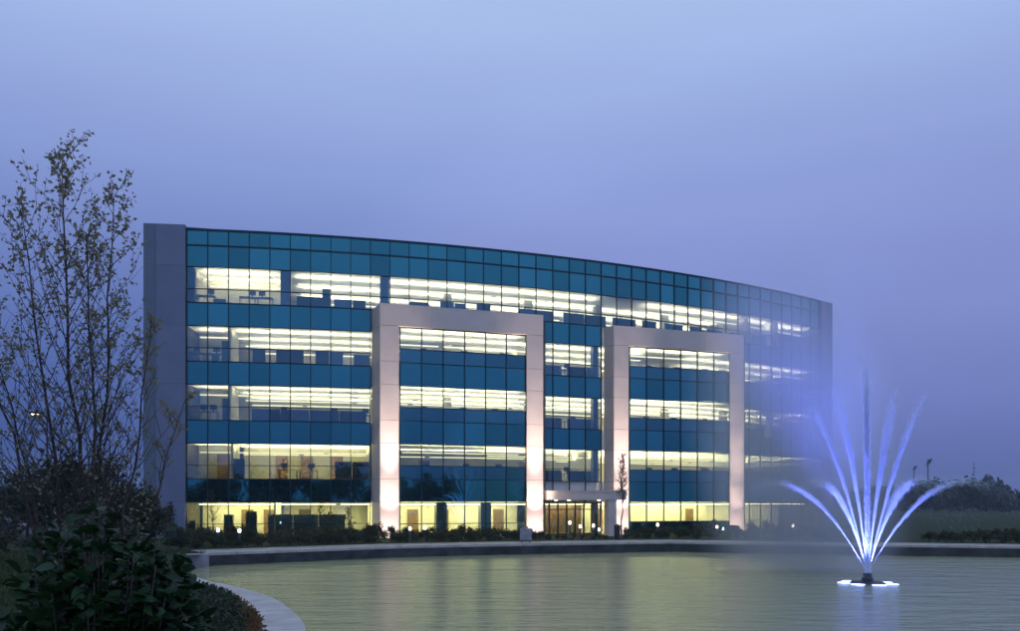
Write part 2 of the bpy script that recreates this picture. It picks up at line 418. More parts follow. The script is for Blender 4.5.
def build_shores():
    # near shore: a flat concrete kerb, one to a metre and a half wide
    kb = empty('pond_kerb', (*near[3], SHZ), 'low curved concrete kerb along the pond bank', 'kerb', world_children=True)
    inn = offset_line(near_line, .04); w = []
    for i, p in enumerate(near_line):
        t = near_line[min(i + 1, len(near_line) - 1)] - near_line[max(i - 1, 0)]; t.normalize()
        w.append(p + Vector((t.y, -t.x)) * -1.05)
    # the land lies on the outer side
    side = -1 if in_poly(near_line[12] + (w[12] - near_line[12]) * .5, POND) else 1
    outr = [p + (q - p) * side for p, q in zip(near_line, w)]
    mbk = MB(); n = len(near_line)
    base = [(*p, -1.6) for p in near_line] + [(*p, SHZ - .05) for p in near_line]
    mbk.add(base, [(k, k + 1, n + k + 1, n + k) for k in range(n - 1)])
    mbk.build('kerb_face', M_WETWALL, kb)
    ribbon_pieces(near_line, outr, -1.2, SHZ, 'kerb_segment', M_CONC, kb, 4)
    # building side: retaining wall with coping stones
    rw = empty('retaining_wall', (*far[3], 0), 'dark wet retaining wall with pale coping at the far edge of the pond', 'wall', world_children=True)
    fl = dens(far, 1.5)
    offs = []
    for i, p in enumerate(fl):
        t = fl[min(i + 1, len(fl) - 1)] - fl[max(i - 1, 0)]; t.normalize(); offs.append(Vector((t.y, -t.x)))
    sg = 1 if not in_poly(fl[8] + offs[8] * .5, POND) else -1
    outw = [p + o * sg * .5 for p, o in zip(fl, offs)]
    face = MB(); n = len(fl)
    pin = [p + o * sg * .02 for p, o in zip(fl, offs)]
    face.add([(*p, -1.9) for p in pin] + [(*p, -.13) for p in pin] + [(*p, -1.9) for p in outw] + [(*p, -.13) for p in outw],
             [(k, k + 1, n + k + 1, n + k) for k in range(n - 1)] + [(2 * n + k + 1, 2 * n + k, 3 * n + k, 3 * n + k + 1) for k in range(n - 1)])
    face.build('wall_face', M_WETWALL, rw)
    ribbon_pieces([p - o * sg * .03 for p, o in zip(fl, offs)], outw, -.128, .02, 'coping_stone', M_CONC, rw, 1)
    # walk behind the coping
    wk = MB(); a = [p + o * sg * .503 for p, o in zip(fl, offs)]; b = [p + o * sg * 3.3 for p, o in zip(fl, offs)]
    wk.add([(*p, .004) for p in a] + [(*p, .004) for p in b], [(k, k + 1, n + k + 1, n + k) for k in range(n - 1)])
    tag(wk.build('walkway', M_CONC2), kind='structure')
    # concrete end block at the west end of the wall
    eb = MB(); c = Vector((-16.4, 42.0))
    eb.box((c.x, c.y, -.75), (1.1, .9, 1.5), .4)
    tag(eb.build('wall_end_block', M_SIGNB), 'grey concrete block ending the retaining wall at the bank', 'block')
build_shores()

# ------------------------------------------------------------------ the office building
X0, Y0, TH, KK, MOD, FH, HTOP = -24.5026, 60.6808, .1140, .0126, 1.524, 4.4637, EYE + 20.798
RAD = MOD / KK
def fa(n): return TH + KK * n
def fp(n, off=0.0):
    """plan point of the curved facade, n modules from its west end, off metres inside"""
    a = fa(n)
    return Vector((X0 + RAD * (math.sin(a) - math.sin(TH)) - math.sin(a) * off, Y0 - RAD * (math.cos(a) - math.cos(TH)) + math.cos(a) * off))
def n_at(px):
    lo, hi = -3.0, 44.0
    for _ in range(50):
        m = (lo + hi) / 2; p = fp(m)
        if CX + FPX * p.x / p.y < px: lo = m
        else: hi = m
    return lo
def T(i): return EYE + .093 + FH * (i - 1)      # head of the windows of storey i
def Bt(i): return T(i) - 2.706                  # foot of the windows
def Md(i): return T(i) - 1.667                  # middle transom
bld = empty('office_building', (2, 72, 0), 'curved five storey glass office building with lit windows and two pale entrance portals', 'building', world_children=True)
NM = 40
PORT = []        # portals: glass line ends, frame corners
def line_px(p, t, px):
    # point on the plan line p + s t seen in photo column px
    k = (px - CX) / FPX; s = (k * p.y - p.x) / (t.x - k * t.y); return p + t * s
for (gl, zl, gr, zr, ol, orr, sl, nl, nr) in ((399.3, 61.2, 526.6, 64.3, 380, 543.3, 371.6, 9.0, 18.0), (628.9, 68.9, 729.9, 72.0, 613.8, 744, 604.3, 22.0, 32.0)):
    G0 = Vector(((gl - CX) / FPX * zl, zl)); G1 = Vector(((gr - CX) / FPX * zr, zr)); t = (G1 - G0).normalized(); no = Vector((t.y, -t.x))
    fr0 = G0 + no * .30
    A = line_px(fr0, t, ol); Bi = line_px(fr0, t, gl - .3); Ci = line_px(fr0, t, gr); D = line_px(fr0, t, orr)
    PORT.append(dict(G0=G0, G1=G1, t=t, no=no, A=A, B=Bi, C=Ci, D=D, SL=fp(n_at(sl), .1), SR=fp(nr, .1), nl=nl, nr=nr))
def exposed(i, n):
    """is module n of the curved facade open to view on storey i (not taken by a portal)"""
    if i >= 5: return True
    return n < 9 or 18 <= n < 22 or n >= 32

def pane_mesh(name, w, h, m, d=.02):
    mb = MB(); mb.box((0, 0, 0), (w, d, h)); return mb.mesh(name, m)
def facade_panes():
    cache = {}
    def pane(name, n, z0, z1, m, off=0.0):
        key = (name, round(z1 - z0, 3))
        if key not in cache: cache[key] = pane_mesh(name, MOD - .05, z1 - z0 - .05, m)
        p = (fp(n, off) + fp(n + 1, off)) / 2
        o = bpy.data.objects.new(name, cache[key]); COL.objects.link(o)
        o.parent = bld; o.matrix_parent_inverse = bld.matrix_basis.inverted()
        o.location = (p.x, p.y, (z0 + z1) / 2); o.rotation_euler.z = fa(n + .5)
    for n in range(NM):
        for i in range(1, 6):
            if exposed(i, n):
                if i == 1 and 18 <= n < 22: continue        # entrance doors stand here
                pane('window_pane', n, Md(i), T(i), M_GLASS)
                pane('lower_window_pane', n, Bt(i), Md(i), M_GLASS)
            if i < 5 and (exposed(i, n)): pane('spandrel_panel', n, T(i), Bt(i + 1), M_SPAN)
        pane('spandrel_panel', n, T(5), T(5) + 1.645, M_SPAN)
        pane('parapet_panel', n, T(5) + 1.645, HTOP - .04, M_SPAN)
    for n in list(range(9, 18)) + list(range(22, 32)):
        pass
facade_panes()
def facade_frame():
    def mull(n, z0, z1):
        p = fp(n, -.03); mb = MB(); mb.box((0, 0, 0), (.065, .13, z1 - z0))
        mb.build('mullion', M_MULL, bld, loc=(p.x, p.y, (z0 + z1) / 2), rz=fa(n))
    for n in range(NM + 1):
        low = exposed(1, n) or exposed(1, n - 1)
        z0 = .0 if low else EYE + 15.0
        if n in (19, 20, 21): z0 = T(1)
        mull(n, z0, HTOP - .02)
    def transom(z, n0, n1, h=.06, d=.12):
        mb = MB(); k = max(2, int((n1 - n0) * 2)); A = [fp(n0 + (n1 - n0) * j / k, -.085) for j in range(k + 1)]; Bp = [fp(n0 + (n1 - n0) * j / k, -.085 + d) for j in range(k + 1)]
        n = k + 1
        vs = [(*p, z - h / 2) for p in A] + [(*p, z - h / 2) for p in Bp] + [(*p, z + h / 2) for p in A] + [(*p, z + h / 2) for p in Bp]
        fs = []
        for q in range(k):
            fs += [(q, q + 1, 2 * n + q + 1, 2 * n + q), (2 * n + q, 2 * n + q + 1, 3 * n + q + 1, 3 * n + q), (n + q, q, q + 1, n + q + 1)]
        mb.add(vs, fs); mb.build('transom', M_MULL, bld)
    for i in range(1, 6):
        rngs = [(0, 40)] if i == 5 else [(0, 9), (18, 22), (32, 40)]
        for (a, b) in rngs:
            for z in (T(i), Md(i), Bt(i)):
                if i == 1 and a == 18 and z < T(1): continue
                transom(z, a, b, .075 if z != Md(i) else .05)
    transom(T(5) + 1.645, 0, 40, .11)
    transom(HTOP - .02, 0, 40, .16, .3)
facade_frame()
def slabs():
    def outline(i):
        pts = []
        def arc(a, b): 
            k = max(2, int((b - a)))
            for j in range(k + 1): pts.append(fp(a + (b - a) * j / k, .16))
        if i <= 4:
            prev = 0
            for P in PORT:
                arc(prev, P['nl']); pts.append(P['G0'] - P['no'] * .14); pts.append(P['G1'] - P['no'] * .14); prev = P['nr']
            arc(prev, 40)
        else: arc(0, 40)
        for j in range(21): pts.append(fp(40 - 2 * j, 14.0))
        return pts
    for i in range(0, 6):
        mb = MB()
        if i == 0: z0, z1 = -.4, Bt(1) - .01
        elif i < 5: z0, z1 = T(i) + .02, Bt(i + 1) - .02
        else: z0, z1 = T(5) + .02, T(5) + 1.2
        mb.prism(outline(max(1, i)), z0, z1, 0, 1, 0)
        mb.build('floor_slab' if i < 5 else 'roof_slab', [M_CEIL, M_CARPET], bld)
    def wall(n0, n1, off, i, m=M_WALLIN, th=.15, name='core_wall'):
        k = max(1, int(n1 - n0)); A = [fp(n0 + (n1 - n0) * j / k, off) for j in range(k + 1)]; Bp = [fp(n0 + (n1 - n0) * j / k, off + th) for j in range(k + 1)]
        mb = MB(); mb.prism(A + Bp[::-1], Bt(i) - .005, T(i) + .015); return mb.build(name, m, bld)
    for i in range(1, 6):
        wall(0, 40, 10.4, i)
    def cross(n, o0, o1, i, m=M_WALLIN):
        a, b = fp(n, o0), fp(n, o1); d = (b - a).normalized(); s = Vector((d.y, -d.x)) * .06
        mb = MB(); mb.prism([a - s, a + s, b + s, b - s], Bt(i) - .004, T(i) + .012); mb.build('cross_wall', m, bld)
    # small offices at the west end, and some rooms further along
    for (i, a, b, off) in ((5, .3, 4.6, 4.0), (4, 0, 2.0, 3.6), (3, 0, 2.0, 3.6), (2, 0, 2.1, 3.2), (1, 0, 4.2, 4.5), (2, 2.1, 9, 5.2), (5, 33.2, 36, 3.4)):
        wall(a, b, off, i, name='office_wall'); cross(b, .5, off, i)
        if i == 5: cross(a, .5, off, i)
    cross(9.2, .6, 6, 3); cross(9.1, .6, 5, 2); cross(17.9, .8, 6, 4); cross(21.9, .6, 6, 2)
    wall(22.0, 32, 4.2, 1, name='office_wall'); wall(9.0, 18.0, 4.6, 1, name='office_wall'); wall(4.2, 9, 6.5, 1, name='office_wall')
    wall(32.0, 40, 5.0, 1, name='office_wall')
    # doors in the inner walls
    def door(n, off, i, m=M_DOOR, w=.95, h=2.1):
        p = fp(n, off - .05); mb = MB(); mb.box((0, 0, h / 2), (w, .06, h)); mb.box((w * .4, -.05, 1.0), (.05, .06, .12))
        mb.build('interior_door', m, bld, loc=(p.x, p.y, Bt(i)), rz=fa(n))
    for (n, off, i) in ((2.4, 4.5, 1), (3.6, 4.5, 1), (5.4, 6.5, 1), (11.6, 4.6, 1), (13.4, 4.6, 1), (16.8, 4.6, 1), (4.2, 5.2, 2), (5.6, 5.2, 2), (7.3, 5.2, 2), (23.4, 4.2, 1), (30.5, 4.2, 1), (1.3, 3.2, 2), (13, 10.4, 2), (20, 10.4, 2), (27, 10.4, 2), (36, 10.4, 2)):
        door(n, off, i)
    # outer walls at the back and the ends
    mb = MB(); A = [fp(j, 14.02) for j in range(0, 41, 4)]; Bp = [fp(j, 14.3) for j in range(0, 41, 4)]
    mb.prism(A + Bp[::-1], 0, HTOP - .3); mb.build('rear_wall', M_PIER, bld)
    # structural columns inside the glass
    def column(n, off, i, w=.62, m=M_CAB):
        p = fp(n, off); mb = MB(); mb.box((0, 0, (T(i) - Bt(i)) / 2), (w, w, T(i) - Bt(i) - .01)); mb.build('column', m, bld, loc=(p.x, p.y, Bt(i)), rz=fa(n))
    column(4.75, .55, 5, .75); column(9.75, .55, 5, .7)
    for n in (13.5, 18.4, 23, 28, 33, 37.6):
        column(n, 3.4, 5, .6, M_WALLIN)
        column(n, 3.4, 4, .6, M_WALLIN); column(n, 3.4, 3, .6, M_WALLIN)
    for i in (1, 2, 3, 4): column(21.75, .5, i, .5)
    P = PORT[0]
    for s in (.33, .68):
        p = P['G0'].lerp(P['G1'], s) - P['no'] * .75; mb = MB(); mb.box((0, 0, 1.34), (.85, .85, 2.68))
        mb.build('column', M_CAB, bld, loc=(p.x, p.y, Bt(1)), rz=math.atan2(P['t'].y, P['t'].x))
slabs()
def piers():
    # west end: a broad pier of metal panels, slightly higher than the glass
    a0 = fa(0); t = Vector((math.cos(a0), math.sin(a0))); no = Vector((t.y, -t.x)); e = fp(0)
    top = HTOP + .22
    core = MB(); q0 = e - t * .03 + no * .25; q1 = e - t * 3.05 + no * .25
    core.prism([q1, q0, q0 - no * 4, q1 - no * 14.5], 0, top - .04); core.build('pier', M_JOINT, bld)
    zs = [0, Bt(1) + .9] + [z for i in range(1, 6) for z in (T(i), Bt(i + 1) if i < 5 else top)]
    zs = [0] + [T(i) for i in range(1, 6)] + [top]
    for (s0, s1, m, outw) in ((.03, 2.18, M_PIER, .29), (2.2, 3.06, M_PIER2, .27)):
        for z0, z1 in zip(zs, zs[1:]):
            mb = MB(); c = e - t * (s0 + s1) / 2 + no * (outw - .0)
            mb.box((c.x, c.y, (z0 + z1) / 2), (s1 - s0 - .008, .10, z1 - z0 - .012), a0); mb.build('cladding_panel', m, bld)
    # tapering upstand behind the parapet next to the pier
    mb = MB(); A = [fp(j * .5, .12) for j in range(0, 8)]; Bp = [fp(j * .5, .4) for j in range(0, 8)]; n = len(A)
    zt = [top - .03 - (top - .03 - HTOP) * j / 7 for j in range(8)]
    vs = [(*p, HTOP - .5) for p in A] + [(*p, HTOP - .5) for p in Bp] + [(*p, z) for p, z in zip(A, zt)] + [(*p, z) for p, z in zip(Bp, zt)]
    fs = [f for k in range(n - 1) for f in ((k, k + 1, 2 * n + k + 1, 2 * n + k), (2 * n + k, 2 * n + k + 1, 3 * n + k + 1, 3 * n + k))]
    mb.add(vs, fs); mb.build('parapet_upstand', M_PIER2, bld)
    # east end
    a1 = fa(40); t = Vector((math.cos(a1), math.sin(a1))); no = Vector((t.y, -t.x)); e = fp(40)
    core = MB(); q0 = e + t * .04 + no * .12; q1 = e + t * 1.95 + no * .12
    core.prism([q0, q1, q1 - no * 14.4, q0 - no * 14.4], 0, HTOP - .03); core.build('pier', M_JOINT, bld)
    for z0, z1 in zip(zs[:-1], zs[1:-1] + [HTOP]):
        for s0, s1 in ((.04, .98), (1.0, 1.97)):
            mb = MB(); c = e + t * (s0 + s1) / 2 + no * .16
            mb.box((c.x, c.y, (z0 + z1) / 2), (s1 - s0 - .01, .1, z1 - z0 - .014), a1); mb.build('cladding_panel', M_PIER, bld)
piers()

def portal(P, right):
    t, no = P['t'], P['no']; rz = math.atan2(t.y, t.x); top = EYE + 15.12; lb = EYE + 13.50
    core = MB()
    ins = .05
    A, B, C, D = P['A'] - no * ins, P['B'] - no * ins, P['C'] - no * ins, P['D'] - no * ins
    core.prism([A + t * ins, B - t * ins, P['G0'] - no * .12 - t * ins, P['SL'] + t * .9, P['SL'] + t * ins], 0, top - ins)
    core.prism([C + t * ins, D - t * ins, P['SR'] + (D - C).normalized() * .9, P['G1'] - no * .12 + t * ins], 0, top - ins)
    core.prism([B - t * .2, C + t * .2, P['G1'] - no * .4 + t * .1, P['G0'] - no * .4 - t * .1], lb + ins, top - ins)
    o = core.build('portal', M_JOINT, bld); 
    def pn(mb): return mb.build('cladding_panel', M_STONE, o)
    def face(p, q, z0, z1, th=.055, g=.012, off=0.0):
        d = (q - p).normalized(); nn = Vector((d.y, -d.x)); mb = MB(); c = (p + q) / 2 + nn * (off - th / 2)
        mb.box((c.x, c.y, (z0 + z1) / 2), ((q - p).length - 2 * g, th, z1 - z0 - 2 * g), math.atan2(d.y, d.x)); pn(mb)
    zs = [0, T(1)] + [z for i in (2, 3, 4) for z in (Bt(i), T(i))]
    for z0, z1 in zip(zs, zs[1:]):
        face(P['A'], P['B'], z0, z1); face(P['C'], P['D'], z0, z1)
        face(P['SL'], P['A'] - no * .056, z0, z1)
        # reveals beside the glass
        face(P['B'] - no * .056, P['G0'], z0, z1, .05, .006); face(P['G1'], P['C'] - no * .056, z0, z1, .05, .006)
        face(P['D'] - no * .056, P['SR'], z0, z1)
    ks = 4
    pts = [P['A']] + [P['B'].lerp(P['C'], k / ks) for k in range(0, ks + 1)] + [P['D']]
    pts = [P['A'], P['B'].lerp(P['C'], .25), P['B'].lerp(P['C'], .75), P['D']]
    for a, b in zip(pts, pts[1:]): face(a, b, lb, top, .055, .004)
    face(P['SL'], P['A'] - no * .056, lb, top); face(P['D'] - no * .056, P['SR'], lb, top)
    sof = MB(); sof.prism([P['B'] - no * .06, P['C'] - no * .06, P['G1'], P['G0']], lb - .01, lb + .045); pn(sof)
    cap = MB(); cap.prism([P['A'], P['D'], P['SR'] + t * .02, P['SL'] - t * .02], top - .02, top + .03); pn(cap)
    # bay glazing: six lights across
    W = (P['G1'] - P['G0']).length; w = W / 6; cache = {}
    def bp(name, k, z0, z1, m):
        key = (name, round(z1 - z0, 3), m.name)
        if key not in cache: cache[key] = pane_mesh(name, w - .05, z1 - z0 - .05, m)
        p = P['G0'] + t * w * (k + .5)
        q = bpy.data.objects.new(name, cache[key]); COL.objects.link(q); q.parent = bld; q.matrix_parent_inverse = bld.matrix_basis.inverted()
        q.location = (p.x, p.y, (z0 + z1) / 2); q.rotation_euler.z = rz
    for k in range(6):
        for i in (1, 2, 3, 4):
            bp('bay_window_pane', k, Md(i), T(i), M_GLASS)
            if i == 1 and not right: bp('bay_window_pane', k, Bt(i), Md(i), M_GLASS)
            else: bp('bay_sill_panel', k, Bt(i), Md(i), M_SILLG)
            if i < 4: bp('bay_spandrel_panel', k, T(i), Bt(i + 1), M_SPAN)
    for k in range(7):
        p = P['G0'] + t * min(max(w * k, .05), W - .05) + no * .03; mb = MB(); mb.box((0, 0, 0), (.07, .14, lb - .03)); mb.build('bay_mullion', M_MULL, bld, loc=(p.x, p.y, lb / 2), rz=rz)
    c = (P['G0'] + P['G1']) / 2 + no * .025
    for i in (1, 2, 3, 4):
        for z, h in ((T(i) - .03, .07), (Md(i), .06), (Bt(i), .07)):
            mb = MB(); mb.box((c.x, c.y, z), (W - .02, .12, h), rz); mb.build('bay_transom', M_MULL, bld)
portal(PORT[0], False); portal(PORT[1], True)

# entrance between the portals
def entrance():
    a, b = fp(18.2, -.2), fp(21.9, -.2); t = (b - a).normalized(); no = Vector((t.y, -t.x)); rz = math.atan2(t.y, t.x); W = (b - a).length
    zc0, zc1 = EYE + .28, EYE + 1.02
    F0 = PORT[0]['D'] + PORT[0]['no'] * .6 + Vector((.1, 0)); F1 = line_px(F0, Vector((.985, .13)), 626.5)
    cn = MB(); mid = (F0 + F1) / 2 + Vector((.1, -.55))
    front = [F0, F0.lerp(mid, .55) + Vector((0, -.18)), mid, F1.lerp(mid, .55) + Vector((0, -.18)), F1]
    cn.prism(front + [F1 + Vector((-.2, 2.0)), b - t * .05, a + t * .05], zc0, zc1 - .1)
    can = cn.build('canopy', M_CANOPY, bld)
    cp = MB(); cp.prism([p + Vector((0, -.06)) for p in front] + [F1 + Vector((-.15, 2.05)), b - t * .02, a + t * .02], zc1 - .1, zc1); cp.build('canopy_edge', M_CANOPY, can)
    mlamp = emis('canopy_lamp', (1, .82, .58), 9)
    for px, d in ((599, 65.2), (609, 65.2), (569, 65.6), (556, 65.6)):
        p = Vector(((px - CX) / FPX * d, d)); mb = MB(); mb.lathe([(.13, -.05), (.13, .02)], 10, (p.x, p.y, zc0)); mb.build('downlight', mlamp, can)
    # masonry pier carrying the canopy's outer corner
    pp = Vector(((610.3 - CX) / FPX * 64.6, 64.6)); mb = MB(); mb.box((pp.x, pp.y, zc0 / 2), (.72, .72, zc0 - .004), rz); mb.build('canopy_pier', M_CANOPY, bld)
    # glazed doors in a dark bronze frame
    fr = MB(); n = 7
    for k in range(n + 1):
        p = a + t * W * k / n; fr.box((p.x, p.y, T(1) / 2), (.11, .14, T(1)), rz)
    for z in (.06, 2.15, T(1) - .06):
        c = (a + b) / 2; fr.box((c.x, c.y, z), (W, .12, .1), rz)
    frm = fr.build('entrance_frame', M_BRONZE, bld)
    for k in range(n):
        p = a + t * W * (k + .5) / n
        isdoor = k in (2, 3, 4)
        mb = MB(); mb.box((0, 0, 0), (W / n - .12, .02, 2.0)); d = mb.build('glass_door' if isdoor else 'side_light', M_GLASS, bld, loc=(p.x, p.y, 1.1), rz=rz)
        if isdoor:
            hb = MB(); q = p + no * .08; hb.tube([(W / n * .3, -.1, -.4), (W / n * .3, -.1, .35)], .02, 6); h = link('handle', hb.mesh('handle', M_CAB), d)
        mb = MB(); mb.box((0, 0, 0), (W / n - .12, .02, .42)); mb.build('fanlight', M_GLASS, bld, loc=(p.x, p.y, 2.43), rz=rz)
    # lobby behind: darker wood wall
    c0, c1 = fp(18.3, 3.2), fp(21.8, 3.2); d = (c1 - c0).normalized(); mb = MB(); s = Vector((d.y, -d.x)) * .1
    mb.prism([c0 - s, c1 - s, c1 + s, c0 + s], .02, T(1) - .02); mb.build('lobby_wall', M_DOOR, bld)
entrance()

# ------------------------------------------------------------------ lights hung in the storeys
LCOL = {5: (1, .93, .70), 4: (1, .93, .68), 3: (1, .93, .62), 2: (1, .92, .52), 1: (1, .93, .47)}
LST = {5: 31, 4: 31, 3: 34, 2: 54, 1: 15}
ORD = {1: 'ground', 2: 'second', 3: 'third', 4: 'fourth', 5: 'top'}
def linear_lights():
    for i in range(1, 6):
        m = emis('tube_light', LCOL[i], LST[i]); mdn = emis('tube_diffuser', LCOL[i], 2.2 if i > 1 else LST[i]); hang = .16 if i == 1 else .60; hw = .3 if i == 1 else .15
        rows = [(o, 0.4, 39.6) for o in (1.5, 4.6, 7.7)]
        if i == 5: rows = [(1.3, .6, 4.3), (3.3, .6, 4.3)] + [(o, 5.3, 32.9) for o in (1.5, 4.6, 7.7)] + [(o, 33.5, 39.6) for o in (1.6,)]
        if i == 1: rows = [(o, a, b) for o in (1.4, 3.3) for a, b in ((.4, 4.1), (4.3, 9), (9.4, 17.7), (22.3, 31.7), (32.2, 39.4))] + [(2.4, 18.5, 21.6)]
        if i == 2: rows = [(1.4, .4, 1.9), (1.4, 2.3, 8.9), (3.8, 2.3, 8.9)] + [(o, 9.4, 39.6) for o in (1.5, 4.6, 7.7)]
        if i in (3, 4): rows = [(1.4, .4, 1.8)] + [(o, 2.3, 39.6) for o in (1.5, 4.6, 7.7)]
        runs = []; rr_ = random.Random(100 + i)
        for (off, a, b) in rows:
            while a < b - .3:
                c = min(b, a + rr_.choice((3.2, 4.6, 6.1)))
                if b - c < 1.0: c = b
                if i == 1 or rr_.random() > .10: runs.append((off, a, c - (.28 if c < b else 0)))
                a = c
        for (off, n0, n1) in runs:
            k = max(2, int((n1 - n0) * 1)); z = T(i) - hang
            A = [fp(n0 + (n1 - n0) * j / k, off - hw) for j in range(k + 1)]; B = [fp(n0 + (n1 - n0) * j / k, off + hw) for j in range(k + 1)]
            mb = MB(); mb.prism(A + B[::-1], z - .03, z + .03, 1, 0, 1)
            o = mb.build('linear_light', [m, mdn])
            if i == 1 and n0 == 18.5: tag(o, 'linear ceiling light inside the entrance lobby', 'light')
            else: tag(o, 'long linear pendant light behind the %s storey windows' % ORD[i] if i > 1 else 'linear ceiling light behind the ground storey windows', 'light', '%s storey lights' % ORD[i])
        for P, nm in zip(PORT, ('entrance canopy and west wing', 'entrance canopy and east wing')):
            if i == 5: continue
            mb = MB(); A = P['G0'] - P['no'] * 1.0 + P['t'] * .4; B = P['G1'] - P['no'] * 1.0 - P['t'] * .4; c = (A + B) / 2
            d_ = P['no'] * hw; mb.prism([A + d_, B + d_, B - d_, A - d_], T(i) - hang - .03, T(i) - hang + .03, 1, 0, 1)
            tag(mb.build('linear_light', [m, mdn]), 'straight linear light close behind the bay glass of a portal, %s storey' % ORD[i], 'light', 'portal bay lights, %s storey' % ORD[i])
linear_lights()

# ------------------------------------------------------------------ office furniture seen through the glass
def partition(i, p, q, h, label, group, m=M_PART):
    a, b = p, q; c = (a + b) / 2; d = b - a; W = d.length; rz = math.atan2(d.y, d.x)
    e = empty('office_partition', (c.x, c.y, Bt(i)), label, 'partition', group, rz)
    mb = MB(); mb.box((0, 0, h / 2 + .02), (W - .06, .05, h - .1)); mb.build('panel', m, e)
    mb = MB(); mb.box((0, 0, h - .02), (W, .07, .04)); mb.build('top_rail', M_RAIL, e)
    for s in (-1, 1):
        mb = MB(); mb.box((s * (W / 2 - .02), 0, h / 2 - .02), (.04, .07, h - .04)); mb.box((s * (W / 2 - .02), 0, .015), (.06, .3, .03)); mb.build('post', M_RAIL, e)
    return e
def facade_partition(i, xa, xb, h, off=.75):
    a, b = n_at(xa), n_at(xb)
    partition(i, fp(a, off), fp(b, off), h, 'grey blue office partition behind the %s storey glass of the curved facade' % ORD[i], '%s storey partitions' % ORD[i])
for xa, xb, h in ((296, 323, .95), (334, 352, .85), (353, 366, .85), (411, 430, 1.02), (442, 456, 1.18), (456.5, 468, 1.12), (479, 493, 1.2), (521, 539, 1.1), (539.5, 557, 1.08), (567, 588, 1.1), (588.5, 610, 1.08), (617, 640, 1.08), (647, 661, 1.1), (670, 688, 1.08), (695, 707, 1.1), (712.5, 728, 1.06), (736, 751, 1.08), (758, 772, 1.1), (777, 785, 1.05), (790, 806, 1.1)):
    facade_partition(5, xa, xb, h)
for xa, xb, h in ((251, 264, 1.2), (275, 289, 1.15), (289.5, 303, 1.22), (315, 329, 1.15), (329.5, 343, 1.13), (354, 370, 1.0), (546, 565, .95), (571, 590, .95), (590.5, 602, .95), (751, 766, 1.0), (771, 789, 1.0), (794, 808, 1.0)):
    facade_partition(4, xa, xb, h)
for xa, xb, h in ((250, 279, 1.0), (279.5, 309, 1.0), (309.5, 339, 1.0), (339.5, 367, 1.0), (546, 565, .95), (571, 590, .95), (590.5, 602, .95), (749, 770, 1.0), (776, 800, 1.0)):
    facade_partition(3, xa, xb, h)
for xa, xb, h in ((230, 243, 1.6), (335, 352, 1.45), (352.5, 370, 1.45), (546, 565, .95), (571, 590, .95), (590.5, 602, .95), (749, 766, 1.0), (771, 790, 1.0), (795, 812, 1.0)):
    facade_partition(2, xa, xb, h)
for xa, xb in ((267, 292), (292.5, 318), (318.5, 345)):
    partition(1, fp(n_at(xa), .6), fp(n_at(xb), .6), 1.75, 'tall dark screen behind the ground storey glass beside the west pier', 'dark lobby screens', M_CAB)

def proto_desk():
    e = empty('desk', (0, 0, -50), 'desk', 'desk')
    mb = MB(); mb.box((0, 0, .735), (1.4, .7, .03)); mb.build('desk_top', M_DESK, e)
    for sx in (-1, 1):
        for sy in (-1, 1):
            mb = MB(); mb.box((sx * .66, sy * .31, .36), (.05, .05, .72)); mb.build('leg', M_CAB, e)
    return e
def proto_monitor():
    e = empty('computer_monitor', (0, 0, -50), 'monitor', 'monitor')
    mb = MB(); mb.box((0, 0, .36), (.52, .06, .36)); mb.box((0, .05, .36), (.3, .1, .24)); mb.build('screen', M_DARK, e)
    mb = MB(); mb.box((0, .03, .1), (.08, .06, .2)); mb.box((0, 0, .01), (.28, .24, .02)); mb.build('stand', M_DARK, e)
    return e
DESK, MON = proto_desk(), proto_monitor(); used = {'d': 0, 'm': 0}
def workstation(p, z, rz, where, grp, mon=True, rnd=random.Random(11)):
    d = DESK if not used['d'] else copy_tree(DESK); used['d'] = 1
    d.location = (p.x, p.y, z); d.rotation_euler.z = rz; tag(d, 'laminate office desk %s' % where, 'desk', 'desks ' + grp)
    if not mon: return
    m = MON if not used['m'] else copy_tree(MON); used['m'] = 1
    o = Matrix.Rotation(rz, 3, 'Z') @ Vector((rnd.uniform(-.35, .35), .02, 0))
    m.location = (p.x + o.x, p.y + o.y, z + .7505); m.rotation_euler.z = rz + rnd.uniform(-.5, .5)
    tag(m, 'dark computer monitor on a desk %s' % where, 'monitor', 'monitors ' + grp)
for P, side in zip(PORT, ('west', 'east')):
    for i in (2, 3, 4):
        for k in range(3):
            p = P['G0'].lerp(P['G1'], (.22, .5, .79)[k]) - P['no'] * .62
            workstation(p, Bt(i), math.atan2(P['t'].y, P['t'].x), 'in the %s storey bay %s the entrance' % (ORD[i], 'left of' if side == 'west' else 'right of'), '%s bay %s' % (side, ORD[i]))
for i, pxs in ((5, (203, 247, 262)), (4, (195, 211)), (3, (197, 206, 287, 330, 362)), (2, (287, 308)), ):
    for px in pxs:
        n = n_at(px); off = 1.35 if i == 3 and px > 240 else .95
        p = fp(n, off); workstation(p, Bt(i), fa(n), 'behind the %s storey glass near the plain west pier' % ORD[i], 'west wing %s' % ORD[i])
for i in (2, 3, 4):
    for px in (577,):
        n = n_at(px); p = fp(n, 1.4); workstation(p, Bt(i), fa(n), 'above the entrance canopy, %s storey' % ORD[i], 'over entrance %s' % ORD[i])
